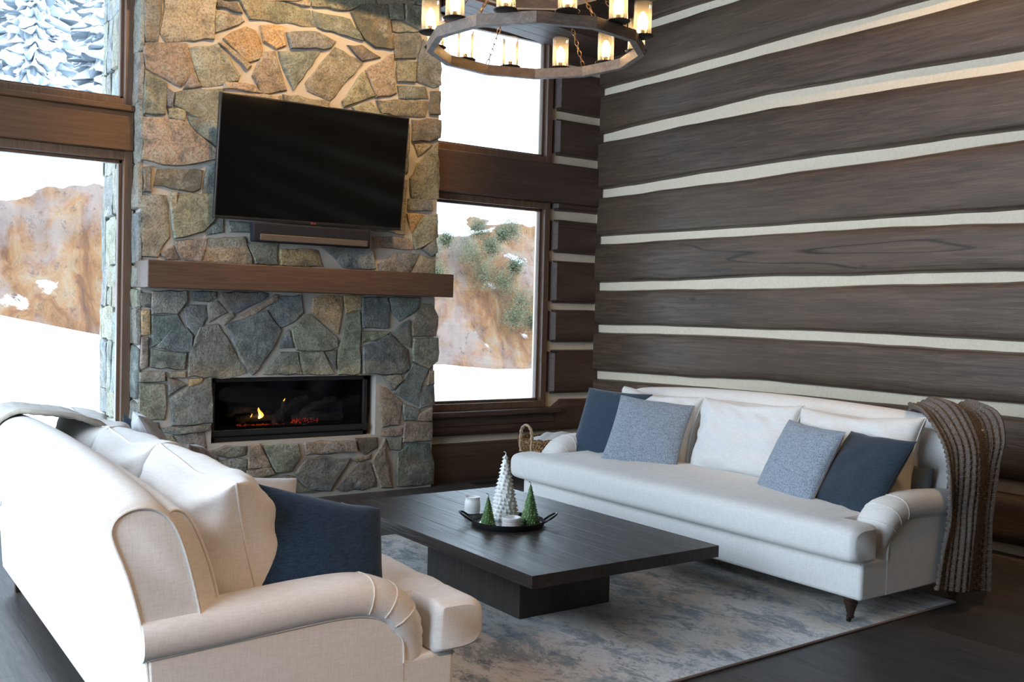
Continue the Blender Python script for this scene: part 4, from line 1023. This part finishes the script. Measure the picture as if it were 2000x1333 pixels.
# ------------------------------------------------------------------ outdoors
def gz(x, y):   # snow ground height
    base = interp([(-12, 1.5), (1.0, 1.5), (4.2, .85), (7, .35), (10.5, .27), (14, .22), (40, .2)], x)
    q = max(0, min(1, (y - 9.5) / 8.5)); q = q * q * (3 - 2 * q)
    return lerp(-.35, base, q) + .10 * nz(x * .5, y * .5, 0) * min(1, (y - 8) * .3)
mb = MB(); mb.grid(lambda u, v: (lerp(-20, 45, u), lerp(7.6, 18.6, v), gz(lerp(-20, 45, u), lerp(7.6, 18.6, v))), 130, 44)
tag(mb.build('snow_ground', M['snow'], auto=False), kind='structure')
mb = MB(); mb.box((-30, -16, -.6), (-2.9, 30, -.45)); tag(mb.build('snow_yard', M['snow'], bevel=0), kind='structure')
def rim(x): return interp([(-20, 2.3), (-3, 2.5), (1.8, 2.7), (2.4, 3.15), (3.3, 3.45), (4.2, 3.75), (7, 3.6), (10.5, 3.15), (12, 3.25), (13.2, 3.55), (16, 3.9), (45, 4)], x) + .16 * nz(x * 1.3, 2, 0) + .09 * nz(x * 4, 5, 0)
def cliff(u, v):
    x = lerp(-20, 45, u); r_ = rim(x); b = gz(x, 18) - .5
    if v < .72:
        q = v / .72; z_ = lerp(b, r_, q)
        y = 17.6 + 1.5 * q + .35 * nz(x * .8, z_ * .8, 1) + .22 * nz(x * 2.3 + z_, z_ * .9, 4) + .10 * nz(x * 6, z_ * 3, 8) + .8 * (q > .98)
    else:
        q = (v - .72) / .28; z_ = r_ + (7.0 + .09 * max(0, x - 4)) * q ** 1.1 + .25 * nz(x * .5, q * 6, 3) * min(1, q * 5); y = 19.1 + .8 + q * 17
    return (x, y, z_)
mb = MB(); mb.grid(cliff, 520, 90); cf = mb.build('rock_cliff', M['cliff'], auto=False); tag(cf, kind='structure')
# evergreen shrubs clinging to the cliff
SH = [(12.1, 3.30, .30), (11.75, 2.75, .42), (12.35, 2.9, .25), (12.0, 2.3, .38), (12.5, 2.1, .34), (12.85, 1.7, .40), (12.6, 1.35, .33), (13.0, 3.35, .33), (12.7, 3.2, .22), (10.75, 2.75, .32), (10.8, 2.25, .30), (12.9, 2.5, .22), (13.1, 1.25, .26), (11.2, 3.0, .18)]
lab = ['olive green scrubby evergreen bush clinging to the snowy rust-coloured rock face']
for i, (x, z_, s) in enumerate(SH):
    rd = random.Random(i); mb = MB(); q = max(0, min(1, (z_ - 0) / 3.3)); c_ = Vector((x, 17.25 + 1.3 * q, z_))
    for k in range(1700):
        d = Vector((rd.gauss(0, .42), rd.gauss(0, .35), rd.gauss(0, .42))) * s; p = c_ + d; a_ = Vector((rd.gauss(0, 1), rd.gauss(0, 1), rd.gauss(0, 1))).normalized() * .019; b_ = a_.orthogonal().normalized() * .011
        mb.add([p - a_, p + b_, p + a_, p - b_], [(0, 1, 2, 3)])
    tag(mb.build('evergreen_shrub', M['shrub'], smooth=False, fix=False), lab[0], 'shrub', 'scrubby bushes on the cliff')
# snow-laden firs on the slope above
def fir(x, y, z_, h, seed):
    rd = random.Random(seed); t = empty('snowy_fir_tree', (x, y, z_), label='tall snow-laden fir on the slope above the rust-coloured cliff', cat='tree', group='snow-laden firs above the cliff')
    mb = MB(); mb.tube([(x, y, z_ - .5), (x, y, z_ + h * .95)], [.14, .02], 8); mb.build('trunk', M['bark'], t)
    mb = MB(); T_ = 24
    def cone(u, v):
        q = v ** .9; tq = q * T_; fr = tq - math.floor(tq); a = 2 * PI * u; k = math.floor(tq)
        R_ = h * .20 * (1 - q) ** .85 + .04
        br = abs(math.sin(a * (6.5 if k % 2 else 5.5) + k * 1.9 + .5 * nz(a * 2, k, seed))) ** .7
        rr = R_ * (.50 + .62 * (1 - fr) * (.35 + .65 * br)) * (1 + .55 * nz(math.cos(a) * 2.5 + seed, math.sin(a) * 2.5, q * T_ * .9))
        dz = -.20 * R_ * (1 - fr) * br + .30 * nz(math.cos(a) * 4, math.sin(a) * 4 + seed, q * 16) * R_
        rr += .20 * R_ * nz(math.cos(a) * 9, math.sin(a) * 9 + seed, q * 50)
        return (x + rr * math.cos(a), y + rr * math.sin(a), z_ + h * (.03 + .97 * q) + dz)
    mb.grid(cone, 140, 230, cu=True)
    mb.build('snowy_foliage', M['fir'], t, auto=False, fix=False)
for i, (x, y, z_, h) in enumerate([(2.0, 22.6, 5.2, 4.2), (3.9, 23.6, 5.2, 4.8), (5.9, 25, 5.6, 5.5), (2.9, 26.6, 7.0, 6), (.3, 25, 5.6, 5.2), (5.0, 29.5, 7.9, 7), (7.8, 28, 6.8, 6), (17.6, 35, 12.2, 6), (20.2, 35.8, 12.7, 5)]): fir(x, y, z_, h, i)
mb = MB(); mb.grid(lambda u, v: (lerp(-20, 15, u), 37 + 1.5 * nz(u * 60, v * 9, 0), lerp(6, 22, v) + 2 * nz(u * 70, 1, 0) * v), 260, 30)
tag(mb.build('distant_forest', M['forest'], auto=False), kind='structure')
